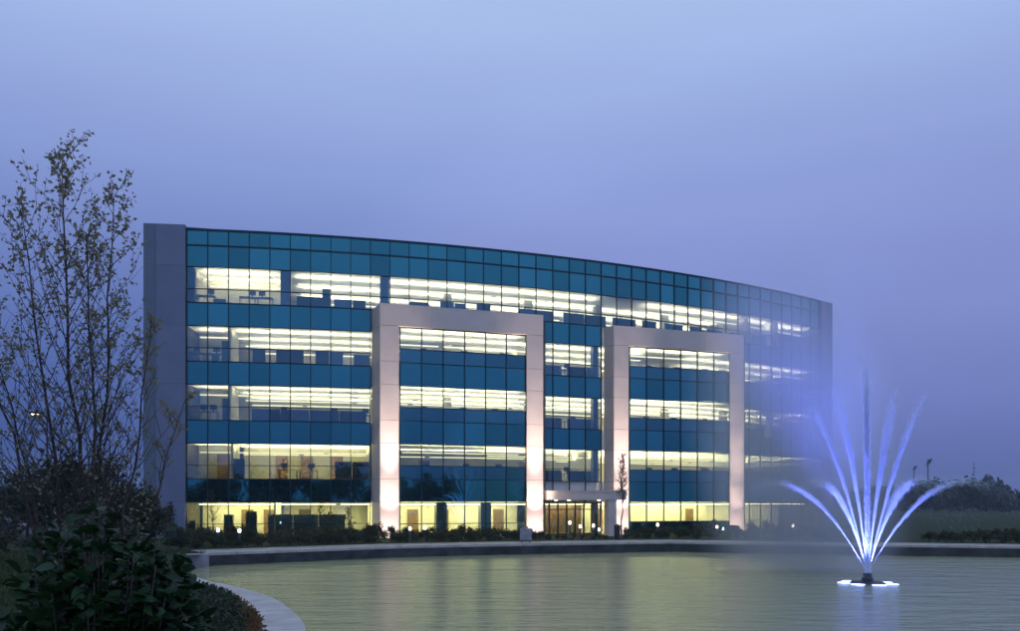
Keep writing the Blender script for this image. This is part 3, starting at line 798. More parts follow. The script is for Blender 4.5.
def cabinet(i, px, w, h, off=.7, label=None):
    n = n_at(px); p = fp(n, off); e = empty('filing_cabinet', (p.x, p.y, Bt(i)), label or 'tall dark cabinet standing behind the %s storey glass near the west pier' % ORD[i], 'cabinet', 'tall cabinets %s' % ORD[i], fa(n))
    mb = MB(); mb.box((0, 0, h / 2), (w, .5, h)); mb.build('carcass', M_CAB, e)
    k = max(2, int(h / .4))
    for j in range(k):
        mb = MB(); mb.box((0, -.26, h * (j + .5) / k), (w - .05, .02, h / k - .03)); mb.box((0, -.28, h * (j + .7) / k), (.14, .02, .02)); mb.build('drawer', M_RAIL, e)
for i, px, w, h in ((4, 223.5, .45, 1.7), (3, 224.5, .5, 1.75), (5, 326, .6, 1.55), (5, 218, .9, .45), (4, 213.5, .5, .65), (1, 227, .65, 1.75), (1, 250, .8, 2.0), (1, 191, .4, 1.3)):
    cabinet(i, px, w, h, label='dark filing cabinet %s behind the %s storey glass near the west pier' % ('low and wide' if h < .8 else 'tall and narrow', ORD[i]))

# ------------------------------------------------------------------ vegetation
def grow(rng, base, tip, r0, nb, blen, lift, leaf_n, leaf_len, wob=.12, start=.15, sub=3, sublen=.45, trunkseg=9):
    """one leader with ascending branches and twigs -> tubes, leaf seats"""
    tubes, seats = [], []
    base, tip = Vector(base), Vector(tip); H = (tip - base).length; ax = (tip - base).normalized()
    pts = []
    for k in range(trunkseg + 1):
        s = k / trunkseg; w = wob * math.sin(math.pi * s) * H * .12
        pts.append(base.lerp(tip, s) + Vector((rng.uniform(-w, w), rng.uniform(-w, w), 0)))
    tubes.append((pts, [r0 * (1 - .93 * k / trunkseg) + .004 for k in range(trunkseg + 1)]))
    def along(s):
        f = s * trunkseg; i = min(int(f), trunkseg - 1); return pts[i].lerp(pts[i + 1], f - i)
    az = rng.uniform(0, 6.28)
    for j in range(nb):
        s = start + (1 - start) * ((j + rng.random()) / nb) ** .9; p = along(s); az += 2.4 + rng.uniform(-.5, .5)
        L_ = blen * (1.05 - s) ** .75 * rng.uniform(.65, 1.15) + .12 * blen
        el_ = lift + rng.uniform(-.22, .22); d = Vector((math.cos(az) * math.cos(el_), math.sin(az) * math.cos(el_), math.sin(el_)))
        bp = [p]; q = p.copy(); dd = d.copy(); ns = 5
        for k in range(ns):
            dd = (dd + Vector((rng.uniform(-.16, .16), rng.uniform(-.16, .16), rng.uniform(-.05, .16)))).normalized(); q = q + dd * L_ / ns; bp.append(q)
        rb = max(.005, r0 * (1 - .85 * s) * .34); tubes.append((bp, [rb * (1 - .85 * k / ns) + .0025 for k in range(ns + 1)]))
        for k in range(leaf_n):
            f = rng.uniform(.25, 1) * ns; i = min(int(f), ns - 1); seats.append((bp[i].lerp(bp[i + 1], f - i), dd))
        for k in range(sub):
            f = rng.uniform(.25, .95) * ns; i = min(int(f), ns - 1); p2 = bp[i].lerp(bp[i + 1], f - i)
            a2 = rng.uniform(0, 6.28); d2 = (dd + .8 * Vector((math.cos(a2), math.sin(a2), rng.uniform(-.2, .6)))).normalized(); l2 = L_ * sublen * rng.uniform(.5, 1.2)
            p3 = p2 + d2 * l2 * .5 + Vector((0, 0, .02)); p4 = p3 + (d2 + Vector((0, 0, .25))).normalized() * l2 * .5
            tubes.append(([p2, p3, p4], [rb * .5 + .002, rb * .35 + .002, .002]))
            for _ in range(leaf_n):
                u = rng.uniform(.15, 1); seats.append((p2.lerp(p3, u * 2) if u < .5 else p3.lerp(p4, u * 2 - 1), d2))
    return tubes, seats
def rdir(rng):
    z = rng.uniform(-1, 1); a = rng.uniform(0, 6.283); r = math.sqrt(1 - z * z); return Vector((r * math.cos(a), r * math.sin(a), z))
def leaves(mb, rng, seats, ln, wd, jit, droop=.3, nm=1):
    for p, d in seats:
        q = p + rdir(rng) * rng.uniform(0, jit); dv = (rdir(rng) + d * .5 - Vector((0, 0, droop))).normalized()
        s = rng.uniform(.6, 1.25); sd = dv.cross(rdir(rng)); 
        if sd.length < 1e-3: continue
        mb.quadleaf(q, dv, sd.normalized(), ln * s, wd * s, rng.randrange(nm))
def birch():
    rng = random.Random(5); D = 14.0; base = Vector((-7.35, D, gz(-7.35, D)))
    e = empty('young_birch_tree', base, 'young multi-stemmed tree with thin upright branches and sparse autumn leaves', 'tree', world_children=True)
    tw, lf = MB(), MB()
    for (px, py, dd, r, nb, bl) in ((62, 156, 0, .05, 38, 2.3), (114, 196, .4, .042, 33, 1.9), (22, 214, -.3, .04, 29, 2.0), (152, 322, .2, .034, 16, 1.4), (-38, 262, .5, .04, 22, 1.9), (86, 232, -.8, .04, 22, 1.7), (185, 400, -.3, .024, 12, 1.0), (-10, 330, -.9, .03, 16, 1.5)):
        tip = at(px, py, D + dd); b = base + Vector(((tip.x - base.x) * .17 + rng.uniform(-.08, .08), dd * .25, -.08))
        tb, st = grow(rng, b, tip, r, int(nb * 1.25), bl, .95, 9, .06, .10, .17, 4, .5)
        st = [q for q in st if rng.random() < .20 + .62 * max(0, (q[0].z - 2.4) / 5.0)]
        for pts, rr in tb: tw.tube(pts, rr, 5 if rr[0] > .02 else 3, cap=False)
        leaves(lf, rng, st, .082, .052, .08, .25)
    tw.build('trunk', M_BARK, e, smooth=True); tag(lf.build('crown', L_BIRCH, e), kind='stuff')
birch()
def big_shrub():
    """broad-leaved evergreen close to the camera"""
    rng = random.Random(21); D = 4.5; bx = (100 - CX) / FPX * D; base = Vector((bx, D, gz(bx, D)))
    e = empty('broad_leaf_shrub', base, 'large dark broad-leaved evergreen shrub on the near bank', 'shrub', world_children=True)
    st_ = MB(); seats = []
    for k in range(96):
        a = rng.uniform(0, 6.28); r = math.sqrt(rng.random()) * .74
        hh = 1.70 * (1 - .62 * (r / .74) ** 2.0) * rng.uniform(.8, 1.03)
        tip = base + Vector((math.cos(a) * r, math.sin(a) * r * .9, hh)); b = base + Vector((math.cos(a) * r * .25, math.sin(a) * r * .25, 0))
        mid = b.lerp(tip, .55) + Vector((math.cos(a) * .05, math.sin(a) * .05, .08)); st_.tube([b, mid, tip], [.009, .006, .003], 5)
        n = 62
        for j in range(n):
            s = .22 + .8 * j / n; p = b.lerp(mid, s / .55) if s < .55 else mid.lerp(tip, min(1, (s - .55) / .45))
            az = j * 2.4 + rng.uniform(-.7, .7); d = Vector((math.cos(az), math.sin(az), rng.uniform(-.55, 1.0))); seats.append((p + d.normalized() * rng.uniform(.01, .06), d, s))
    st_.build('stem', M_BARK, e, smooth=True)
    protos = []
    for v in range(3):
        mb = MB(); mb.leaf(Vector((0, 0, 0)), Vector((1, 0, 0)), Vector((0, 0, 1)), .098, .054, 0, (.12, .4, .7)[v]); me = mb.mesh('leaf', L_BIG, True); protos.append(me)
    mb = MB(); mb.leaf(Vector((0, 0, 0)), Vector((1, 0, 0)), Vector((0, 0, 1)), .098, .054, 0, .2); py_ = mb.mesh('leaf', L_BIGY, True)
    # the leaves turned to the camera's side are single pieces, those behind them one mass
    seats.sort(key=lambda s: (s[0] - Vector((0, 0, EYE))).length - .25 * s[2])
    rest = MB()
    for j, (p, d, s) in enumerate(seats):
        up = (Vector((0, 0, 1)) + rdir(rng) * .9).normalized(); sz = rng.uniform(.45, 1.3)
        x = d.normalized(); y = up.cross(x); y = y.normalized() if y.length > .01 else Vector((0, 1, 0)); z = x.cross(y)
        if j < 295:
            o = bpy.data.objects.new('leaf', py_ if rng.random() < .03 else rng.choice(protos)); COL.objects.link(o); o.parent = e; o.matrix_parent_inverse = e.matrix_basis.inverted()
            M_ = Matrix((x, y, z)).transposed().to_4x4() @ Matrix.Scale(sz, 4); M_.translation = p; o.matrix_basis = M_
        else: rest.leaf(p, x, z, .098 * sz, .054 * sz, 0, rng.uniform(.05, .3))
    tag(rest.build('foliage', L_BIG, e, smooth=True), kind='stuff')
big_shrub()

def leafy_mass(rng, c, rx, ry, rz_, n, ln, wd, mb, clumps=14, hollow=.35):
    """leaf cards gathered in clumps through an uneven crown"""
    cl = []
    for _ in range(clumps):
        d = rdir(rng); d.z = abs(d.z) * .95 - .15; r = rng.uniform(hollow, .92); cl.append((Vector((d.x * rx * r, d.y * ry * r, d.z * rz_ * r)), rng.uniform(.22, .46)))
    for _ in range(n):
        k, s = rng.choice(cl); d = rdir(rng) * (rng.random() ** .5) * s
        p = Vector(c) + k + Vector((d.x * rx, d.y * ry, d.z * rz_))
        dv = rdir(rng); sd = dv.cross(rdir(rng))
        if sd.length < .01: continue
        q = rng.uniform(.6, 1.3); mb.quadleaf(p, dv, sd.normalized(), ln * q, wd * q)
def tree_proto(seed, H, rx, n, ln, lm, bark=M_BARK, crown0=.3, name='tree', clumps=26, cz=.36, hz=.60):
    rng = random.Random(seed); e = empty(name, (0, 0, -60), 'tree', 'tree')
    tr = MB(); top = H * .86; pts = [Vector((0, 0, -.1))]
    for k in range(1, 7): pts.append(Vector((rng.uniform(-.05, .05) * H * .3, rng.uniform(-.05, .05) * H * .3, top * k / 6)))
    tr.tube(pts, [H * .022 * (1 - .85 * k / 6) for k in range(7)], 7)
    for j in range(9):
        s = rng.uniform(.3, .85); p = pts[int(s * 6)].lerp(pts[min(6, int(s * 6) + 1)], s * 6 % 1); a = j * 2.4; L_ = rx * (1.1 - s) * 1.2
        q = p + Vector((math.cos(a), math.sin(a), .7)) * L_ * .6; tr.tube([p, q, q + Vector((math.cos(a) * .5, math.sin(a) * .5, .6)) * L_ * .4], [H * .009, H * .005, H * .002], 5)
    tr.build('trunk', bark, e, smooth=True)
    mb = MB(); leafy_mass(rng, (0, 0, H * cz), rx, rx, H * hz, n, ln, ln * .6, mb, clumps)
    tag(mb.build('crown', lm, e), kind='stuff')
    return e
def place(protos, spots, label, cat, group, rng, flag=None, zf=None):
    first = True
    for j, (x, y, s) in enumerate(spots):
        p = protos[j % len(protos)]; z = zf(x, y) if zf else 0
        if j < len(protos): o = p
        else: o = copy_tree(p)
        o.location = (x, y, z); o.rotation_euler.z = rng.uniform(0, 6.28); k = s * rng.uniform(.92, 1.08); o.scale = (k, k, k * rng.uniform(.92, 1.08))
        tag(o, label, cat, group)
def px_spot(px, d, s): return ((px - CX) / FPX * d, d, s)
rngv = random.Random(77)
# dark trees beyond the west lawn, left of the building
place([tree_proto(31, 7.5, 3.0, 5200, .30, L_DARK, name='evergreen_tree', crown0=.12), tree_proto(32, 6.6, 2.8, 4600, .30, L_DARK, name='evergreen_tree', crown0=.12)],
      [px_spot(62, 50, .98), px_spot(28, 58, .92), px_spot(112, 46, .72), px_spot(150, 44, .55), px_spot(92, 64, 1.0), px_spot(-20, 66, 1.0)],
      'dark rounded evergreen tree standing on the lawn beside the plain pier', 'tree', 'evergreen trees west of the building', rngv, zf=lambda x, y: gz(x, y) - .05)
# woodland behind the camera, on the other bank (it shows as a dark band in the lower glass)
place([tree_proto(41, 9.5, 4.2, 2600, .55, L_DARK, name='bank_tree', crown0=.1), tree_proto(42, 8.0, 4.4, 2600, .55, L_DARK, name='bank_tree', crown0=.1), tree_proto(43, 10.5, 3.8, 2600, .55, L_DARK, name='bank_tree', crown0=.12)],
      [(-75 + 5.6 * k + rngv.uniform(-2, 2), -30 + rngv.uniform(-6, 6), rngv.uniform(.85, 1.2)) for k in range(28)],
      'tree of the belt on the bank opposite the building, seen mirrored in the lower glass', 'tree', 'tree belt on the near bank', rngv, zf=lambda x, y: .9)
# slender tree lit by the floodlight at the entrance
def entrance_tree():
    rng = random.Random(8); D = 61.0; x = (621.5 - CX) / FPX * D
    e = empty('slender_maple_tree', (x, D, 0), 'slender leafless young tree lit pink beside the entrance canopy', 'tree', world_children=True)
    tb, st = grow(rng, (x, D, -.05), (x + .1, D, 6.2), .06, 44, 1.15, 1.0, 5, .06, .1, .38, 3, .5); tw, lf = MB(), MB()
    for pts, rr in tb: tw.tube(pts, [max(r, .012) for r in rr], 4, cap=False)
    leaves(lf, rng, st, .10, .07, .08); tw.build('trunk', M_BARKP, e, smooth=True); tag(lf.build('crown', L_PINK, e), kind='stuff')
entrance_tree()
def small_tree(px, D, h, nb, bl, seed, label, lm=L_SHRUB, start=.25):
    rng = random.Random(seed); x = (px - CX) / FPX * D; z = gz(x, D)
    e = empty('sapling', (x, D, z), label, 'tree', 'saplings in the beds', world_children=True); tw, lf = MB(), MB()
    tb, st = grow(rng, (x, D, z - .05), (x + rng.uniform(-.2, .2), D, z + h), .04, nb, bl, .95, 4, .05, .1, start, 2, .5)
    for pts, rr in tb: tw.tube(pts, [max(r, .01) for r in rr], 4, cap=False)
    leaves(lf, rng, st, .09, .06, .06); tw.build('trunk', M_BARK, e, smooth=True); tag(lf.build('crown', lm, e), kind='stuff')
for px, D, h, nb, bl, sd in ((214, 50, 3.4, 12, 1.1, 1), (318, 54, 2.6, 16, .9, 2), (350, 54, 2.2, 18, .9, 3), (330, 55, 2.0, 14, .8, 4), (168, 42, 2.6, 20, 1.1, 6)):
    small_tree(px, D, h, nb, bl, sd, 'thin young tree in the planting bed between the west pier and the left portal')

# planting bed shrubs
def shrub_proto(seed, rx, h, n, ln, lm, name='bed_shrub'):
    rng = random.Random(seed); e = empty(name, (0, 0, -70), 'shrub', 'shrub'); mb = MB()
    leafy_mass(rng, (0, 0, h * .42), rx, rx, h * .62, n, ln, ln * .55, mb, 9, .15); tag(mb.build('foliage', lm, e), kind='stuff')
    st = MB()
    for k in range(6):
        a = k * 1.05; st.tube([(0, 0, -.05), (math.cos(a) * rx * .3, math.sin(a) * rx * .3, h * .4), (math.cos(a) * rx * .6, math.sin(a) * rx * .6, h * .75)], [.02, .012, .005], 4)
    st.build('stem', M_BARK, e); return e
def bed_spots(x0, x1, step, gap, rows, size, seed):
    """shrubs in rows between the walk and the glass, photo columns x0..x1"""
    sp = []; rng = random.Random(seed); px = x0
    while px < x1:
        f = fp(n_at(px)).y - gap; k = (px - CX) / FPX
        # nearest bed edge: the back of the walk along this sight line
        dw = 44.0
        while dw < f and (in_poly(Vector((k * dw, dw)), POND) or dist_poly(Vector((k * dw, dw)), POND_C) < 3.9): dw += .25
        for r in range(rows):
            d = dw + .3 + (f - dw - .3) * (r + rng.uniform(.1, .9)) / rows; q = px + rng.uniform(-step / 2, step / 2)
            if rng.random() < .86: sp.append(((q - CX) / FPX * d, d, rng.uniform(.55, 1.05) * size * (.75 if r == 0 else 1.0)))
        px += step
    feet = [(p_ + q_) / 2 + P['no'] * 1.1 for P in PORT for p_, q_ in ((P['A'], P['B']), (P['C'], P['D']))]
    return [q for q in sp if min((Vector(q[:2]) - f_).length for f_ in feet) > 1.5]
def bed(x0, x1, step, gap, rows, size, seed, where, lm=L_SHRUB):
    pr = [shrub_proto(seed + k, (.75, .9, .6, .8)[k], (1.0, .8, 1.25, .9)[k], 800, .13, lm) for k in range(4)]
    place(pr, bed_spots(x0, x1, step, gap, rows, size, seed), 'low leafy shrub in the bed %s' % where, 'shrub', 'shrubs ' + where, rngv, zf=lambda x, y: -.04)
bed(190, 378, 8.0, 1.2, 4, 1.15, 500, 'between the west pier and the left portal')
bed(384, 540, 8.5, 4.2, 3, 1.0, 520, 'in front of the left portal')
bed(548, 604, 9.0, 7.0, 2, .55, 540, 'in front of the entrance canopy')
bed(630, 744, 9.0, 5.5, 3, 1.05, 560, 'in front of the right portal')
bed(748, 836, 9.0, 1.6, 3, 1.0, 580, 'along the east end of the building')
protos2 = [shrub_proto(60 + k, (1.0, 1.2)[k], (1.0, .8)[k], 900, .16, L_SHRUB, 'shore_shrub') for k in range(2)]
place(protos2, [px_spot(946, 53.5, 1.0), px_spot(962, 54.5, 1.1), px_spot(986, 53, 1.2), px_spot(1003, 54, 1.3), px_spot(1019, 53, 1.2), px_spot(1032, 53, 1.2), px_spot(930, 56, .8), px_spot(830, 60, .8)],
      'rounded shrub behind the coping on the lawn past the fountain', 'shrub', 'shrubs on the east lawn', rngv)
protos3 = [shrub_proto(70 + k, (1.1, 1.3, .9)[k], (.9, 1.2, 1.4)[k], 1500, .11, L_DARK, 'bank_shrub') for k in range(3)]
place(protos3, [(-15.0, 31.5, 1.2), (-18.5, 37.0, 1.3), (-20.5, 41.5, 1.2), (-17.6, 33, 1.0), (-22, 44.5, 1.3), (-12.8, 27.0, .9), (-11.6, 23.5, .9), (-24.5, 41, 1.2), (-20, 31, 1.1), (-18.8, 45.5, 1.0), (-15.6, 24, 1.0), (-21.5, 52, 1.2), (-26, 50, 1.4)],
      'dense dark shrub on the grassy bank behind the young tree', 'shrub', 'bank shrubs', rngv, zf=lambda x, y: gz(x, y) - .05)

def ground_cover():
    """low planting on the bank inside the kerb: dark green mat, rust-coloured along the edge"""
    rng = random.Random(4); g, r = MB(), MB()
    side = None
    for _ in range(60000):
        x, y = rng.uniform(-16, -1), rng.uniform(9, 36); p = Vector((x, y))
        px = CX + FPX * x / y
        if px < 95 or px > 330: continue
        if in_poly(p, POND): continue
        d = dist_poly(p, POND)
        if d < 1.0 or d > 5.5: continue
        h = gz(x, y); rust = d < 1.35 + .35 * noise.noise(Vector((x * .8, y * .8, 3))) and y < 27
        mb = r if rust else g; z = h + rng.uniform(0, .20 if rust else .32) * min(1, (d - .9) * 2)
        dv = (rdir(rng) + Vector((0, 0, .5))).normalized(); sd = dv.cross(rdir(rng))
        if sd.length < .01: continue
        q = rng.uniform(.6, 1.3); mb.quadleaf(Vector((x, y, z)), dv, sd.normalized(), .13 * q, .07 * q)
    tag(g.build('ground_cover', L_DARK), 'dark low ground cover on the bank beside the kerb', 'ground cover', kind='stuff')
    tag(r.build('rust_ground_cover', L_RUST), 'rust brown low plants edging the curved kerb', 'ground cover', kind='stuff')
    gr = MB()
    for _ in range(52000):
        y = 3.5 + 40 * rng.random() ** 1.5; x = y * rng.uniform(-.70, -.16); p = Vector((x, y))
        if in_poly(p, POND) or dist_poly(p, POND_C) < 1.3: continue
        z = gz(x, y) - .02; h = rng.uniform(.08, .24); a = rng.uniform(0, 6.28); ln = Vector((rng.uniform(-.5, .5), rng.uniform(-.5, .5), 1)) * h; w = .008 + .0007 * y
        gr.add([(x - math.cos(a) * w, y - math.sin(a) * w, z), (x + math.cos(a) * w, y + math.sin(a) * w, z), (x + ln.x, y + ln.y, z + ln.z)], [(0, 1, 2)])
    tag(gr.build('grass', L_GRASS), 'long dark grass on the near bank', 'grass', kind='stuff')
ground_cover()
def far_woods():
    rng = random.Random(14); mb = MB()
    for k in range(70):
        px = 838 + k * 5.0 + rng.uniform(-4, 4); d = rng.uniform(255, 300); x = (px - CX) / FPX * d
        prof = 8.3 + 1.6 * math.sin(px * .035) + .8 * math.sin(px * .11) + (2.0 if 968 < px < 1006 else 0) - (1.2 if px > 1008 else 0)
        h = prof * rng.uniform(.88, 1.12) * d / 280 + 2.6; c0 = Vector((x, d, h * .30))
        leafy_mass(rng, c0, 4.4, 3.0, h * .66, 760, 1.0, .8, mb, 16, .1)
        leafy_mass(rng, Vector((x, d + 2, h * .16)), 4.4, 3.0, h * .3, 260, 1.2, 1.0, mb, 8, .05)
    tag(mb.build('far_woods', L_FAR), 'distant dark belt of woodland beyond the east lawn', 'woods', kind='stuff')
    mb = MB()
    for k in range(26):
        px = -60 + k * 9; d = rng.uniform(120, 150); x = (px - CX) / FPX * d; h = rng.uniform(5, 7.5)
        leafy_mass(rng, Vector((x, d, h * .25)), 4, 3, h * .62, 500, .8, .6, mb, 12, .1)
    tag(mb.build('far_hedgerow', L_FAR), 'distant dark hedgerow beyond the parking lot', 'woods', kind='stuff')
far_woods()

# ------------------------------------------------------------------ site furniture
M_GLOBE = emis('bollard_globe', (1, .86, .76), 4)
def bollard_proto():
    e = empty('bollard_light', (0, 0, -80), 'bollard light', 'bollard light')
    mb = MB(); mb.lathe([(.13, 0), (.13, .03), (.085, .05), (.085, .82), (.10, .84), (.10, .87)], 12); mb.build('post', M_POST, e, smooth=False)
    mb = MB(); mb.lathe([(.075, .87), (.095, .93), (.10, .99), (.09, 1.06), (.06, 1.11), (.01, 1.13)], 12); mb.build('globe', M_GLOBE, e, smooth=True)
    mb = MB(); mb.lathe([(.04, 1.125), (.05, 1.14), (.01, 1.16)], 8); mb.build('cap', M_POST, e)
    return e
BOL = bollard_proto()
bspots = [(218, 529.2), (239.5, 529.8), (410, 527.9), (425, 526.9), (569.8, 521.9), (580.2, 525.7), (593.4, 524.9), (657.6, 524), (717, 526.2), (793, 525.2)]
for j, (px, py) in enumerate(bspots):
    d = 1.62 * FPX / (py - YH); 
    dmax = {0: 50, 1: 50, 2: 55, 3: 55, 4: 62.5, 5: 59.0, 6: 60.0, 7: 62, 8: 62, 9: 60}[j]; h = EYE - (py - YH) / FPX * dmax   # stands in the bed, globe at the seen height
    s = h / 1.0; x = (px - CX) / FPX * dmax
    b = BOL if j == 0 else copy_tree(BOL); b.location = (x, dmax, -.03); b.scale = (1, 1, s)
    tag(b, ('lit globe bollard light in the bed near the west pier', 'lit globe bollard light in the bed near the west pier', 'lit globe bollard light in the bed before the left portal bay', 'lit globe bollard light in the bed before the left portal bay',
            'lit globe bollard light in front of the entrance doors', 'lit globe bollard light in front of the entrance doors', 'lit globe bollard light in front of the entrance doors', 'lit globe bollard light in the bed before the right portal bay', 'lit globe bollard light in the bed before the right portal bay', 'single lit bollard light seen through the fountain mist')[j], 'bollard light', ('west bollards', 'west bollards', 'bay bollards', 'bay bollards', 'entrance bollards', 'entrance bollards', 'entrance bollards', 'east bay bollards', 'east bay bollards', 'mist bollard')[j])
def floodlights():
    k = 0
    for P, nm in zip(PORT, ('left', 'right')):
        for a, b, sd in ((P['A'], P['B'], 'outer' if nm == 'left' else 'entrance side'), (P['C'], P['D'], 'entrance side' if nm == 'left' else 'outer')):
            c = (a + b) / 2 + P['no'] * 1.8; rz = math.atan2(P['t'].y, P['t'].x)
            e = empty('floodlight', (c.x, c.y, 0), 'ground floodlight at the foot of the %s pillar of the %s portal' % (sd, nm), 'floodlight', rz=rz)
            mb = MB(); mb.box((0, 0, .10), (.46, .14, .28), rot=Matrix.Rotation(R(-55), 4, 'X')); mb.build('housing', M_DARK, e)
            mb = MB(); mb.box((0, .08, .155), (.40, .01, .20), rot=Matrix.Rotation(R(-55), 4, 'X')); mb.build('lens', emis('flood_lens', (1, .86, .76), 12), e)
            mb = MB(); mb.box((0, 0, -.02), (.12, .12, .14)); mb.build('bracket', M_DARK, e)
            for en, size, tilt in ((320, 150, 44), (2300, 56, 20), (15000, 28, 8.5)):     # three lamps: foot, shaft and head of the pillar
                l = bpy.data.lights.new('flood_lamp', 'SPOT'); l.energy = en; l.color = (1, .80, .70); l.spot_size = R(size); l.spot_blend = 1.0; l.shadow_soft_size = .12
                o = link('flood_lamp', l, e); o.location = (0, .02, .34); o.rotation_euler = (R(180 - tilt), 0, 0)
floodlights()
def misc():
    # grey box on two legs beside the walk
    p = unproj(525.8, 541.5, 0); p = Vector((p.x, 54.2, 0)); p.x = (525.8 - CX) / FPX * 54.2
    e = empty('notice_box', p, 'plain grey box sign on two short legs by the walk', 'sign')
    mb = MB(); mb.box((0, 0, .56), (.80, .32, .76)); mb.box((0, 0, .955), (.84, .36, .03)); mb.build('body', M_SIGNB, e)
    for s in (-1, 1):
        mb = MB(); mb.box((s * .28, 0, .09), (.08, .2, .18)); mb.build('leg', M_POST, e)
    d = 58.5; x = (617.2 - CX) / FPX * d
    e = empty('litter_bin', (x, d, 0), 'dark cylindrical litter bin beside the canopy pier', 'bin')
    mb = MB(); mb.lathe([(.2, 0), (.21, .05), (.24, .95), (.25, 1.0), (.18, 1.08), (.10, 1.12)], 14); mb.build('body', M_DARK, e)
    mb = MB(); mb.lathe([(.255, .98), (.265, 1.0), (.255, 1.03)], 14); mb.build('rim', M_POST, e)
misc()
def lamp_pole(px, py, d, label, cat='street lamp', group=None, st=9, col=(1, .86, .62), arm=1, name='street_lamp'):
    h = EYE + (YH - py) / FPX * d; x = (px - CX) / FPX * d
    e = empty(name, (x + arm * .9, d, -.03), label, cat, group)
    mb = MB(); mb.lathe([(.2, 0), (.2, .3), (.09, .35), (.06, h + .25)], 8); mb.build('pole', M_POST, e)
    mb = MB(); mb.tube([(0, 0, h + .15), (-arm * .5, 0, h + .22)], .035, 6); mb.build('arm', M_POST, e)
    mb = MB(); mb.box((-arm * .85, 0, h + .16), (.8, .36, .18)); mb.build('lamp_head', M_DARK, e)
    mb = MB(); mb.box((-arm * .9, -.02, h + .05), (.4, .3, .05)); mb.build('lens', emis('lamp_lens', col, st), e)
lamp_pole(35, 414.5, 60, 'tall lit lamp pole behind the young tree, its head above the evergreens')
lamp_pole(64, 441, 88, 'lower lit lamp pole in the gap between the evergreen crowns')
lamp_pole(10.5, 478, 120, 'small far lit lamp pole over the parking lot')
def sports_light(px, ytop, d, s, label):
    h = EYE + (YH - ytop) / FPX * d; x = (px - CX) / FPX * d
    e = empty('sports_light_pole', (x, d, -.03), label, 'light pole', 'sports ground lights')
    mb = MB(); mb.lathe([(.35 * s, 0), (.22 * s, h)], 8); mb.build('pole', M_POST, e)
    for k in range(3):
        mb = MB(); mb.box((.35 * k * s, 0, h - 2.2 * s + k * .9 * s), (2.0 * s, .3, .6 * s), rot=Matrix.Rotation(-.5, 4, 'Y')); mb.build('lamp_bank', M_SIGNB if k == 0 else M_DARK, e)
sports_light(928, 459, 320, 1.0, 'tall sports light pole with slanted lamp banks above the far woods')
sports_light(914, 466, 380, .85, 'shorter fainter sports light pole just above the far woods')
def mast():
    d = 420; x = (974 - CX) / FPX * d; h = EYE + (YH - 462) / FPX * d
    e = empty('radio_mast', (x, d, -.03), 'thin faint mast rising behind the far woods', 'mast')
    mb = MB(); mb.lathe([(.3, 0), (.14, h)], 6); mb.build('pole', M_POST, e)
    mb = MB(); mb.box((0, 0, h - 3), (1.6, .3, .3)); mb.box((0, 0, h - 5), (1.2, .3, .3)); mb.build('cross_arm', M_POST, e)
mast()
def car(x, y, rz, paint, label, tail=False):
    e = empty('parked_car', (x, y, -.02), label, 'car', 'cars in the parking lot', rz)
    prof = [(-2.1, .35), (-2.15, .75), (-2.0, .92), (-1.35, 1.0), (-.75, 1.42), (.75, 1.44), (1.35, .98), (2.0, .88), (2.2, .7), (2.2, .35)]
    mb = MB(); n = len(prof); w = .86
    vs = [(px_, -w * (1 if pz < 1.1 else .8), pz) for px_, pz in prof] + [(px_, w * (1 if pz < 1.1 else .8), pz) for px_, pz in prof]
    mb.add(vs, [(i, (i + 1) % n, (i + 1) % n + n, i + n) for i in range(n)] + [tuple(reversed(range(n))), tuple(range(n, 2 * n))])
    mb.build('body', paint, e)
    gm = M_DARK
    for s in (-1, 1):
        mb = MB(); mb.add([(-1.2, s * .865, 1.02), (1.1, s * .865, 1.02), (.7, s * .73, 1.38), (-.72, s * .73, 1.38)], [(0, 1, 2, 3)]); mb.build('side_window', gm, e)
        for wx in (-1.35, 1.4):
            wb = MB(); wb.tube([(wx, s * .70, .32), (wx, s * .90, .32)], .32, 14); wo = wb.build('wheel', M_DARK, e)
            rb = MB(); rb.tube([(wx, s * .905, .32), (wx, s * .915, .32)], .18, 10); rb.build('rim', M_SIGNB, wo)
        mb = MB(); mb.box((2.19, s * .6, .72), (.06, .34, .14)); mb.build('headlight', M_SIGNB, e)
        mb = MB(); mb.box((-2.14, s * .62, .76), (.06, .3, .16)); mb.build('tail_light', mat('tail_red', (.3, .02, .02), .3), e)
car(-44.2, 69, .2, mat('silver_paint', (.12, .12, .14), .4, .3), 'silver car parked at the edge of the lot beyond the bank')
car(-50.5, 73, .25, mat('dark_paint', (.03, .03, .04), .25, .3), 'dark car parked behind the silver car')
def lot():
    mb = MB(); mb.add([(-110, 64, .0), (-38, 66, .0), (-44, 92, .0), (-110, 92, .0)], [(0, 1, 2, 3)])
    tag(mb.build('parking_lot', M_ASPH), kind='structure')
lot()

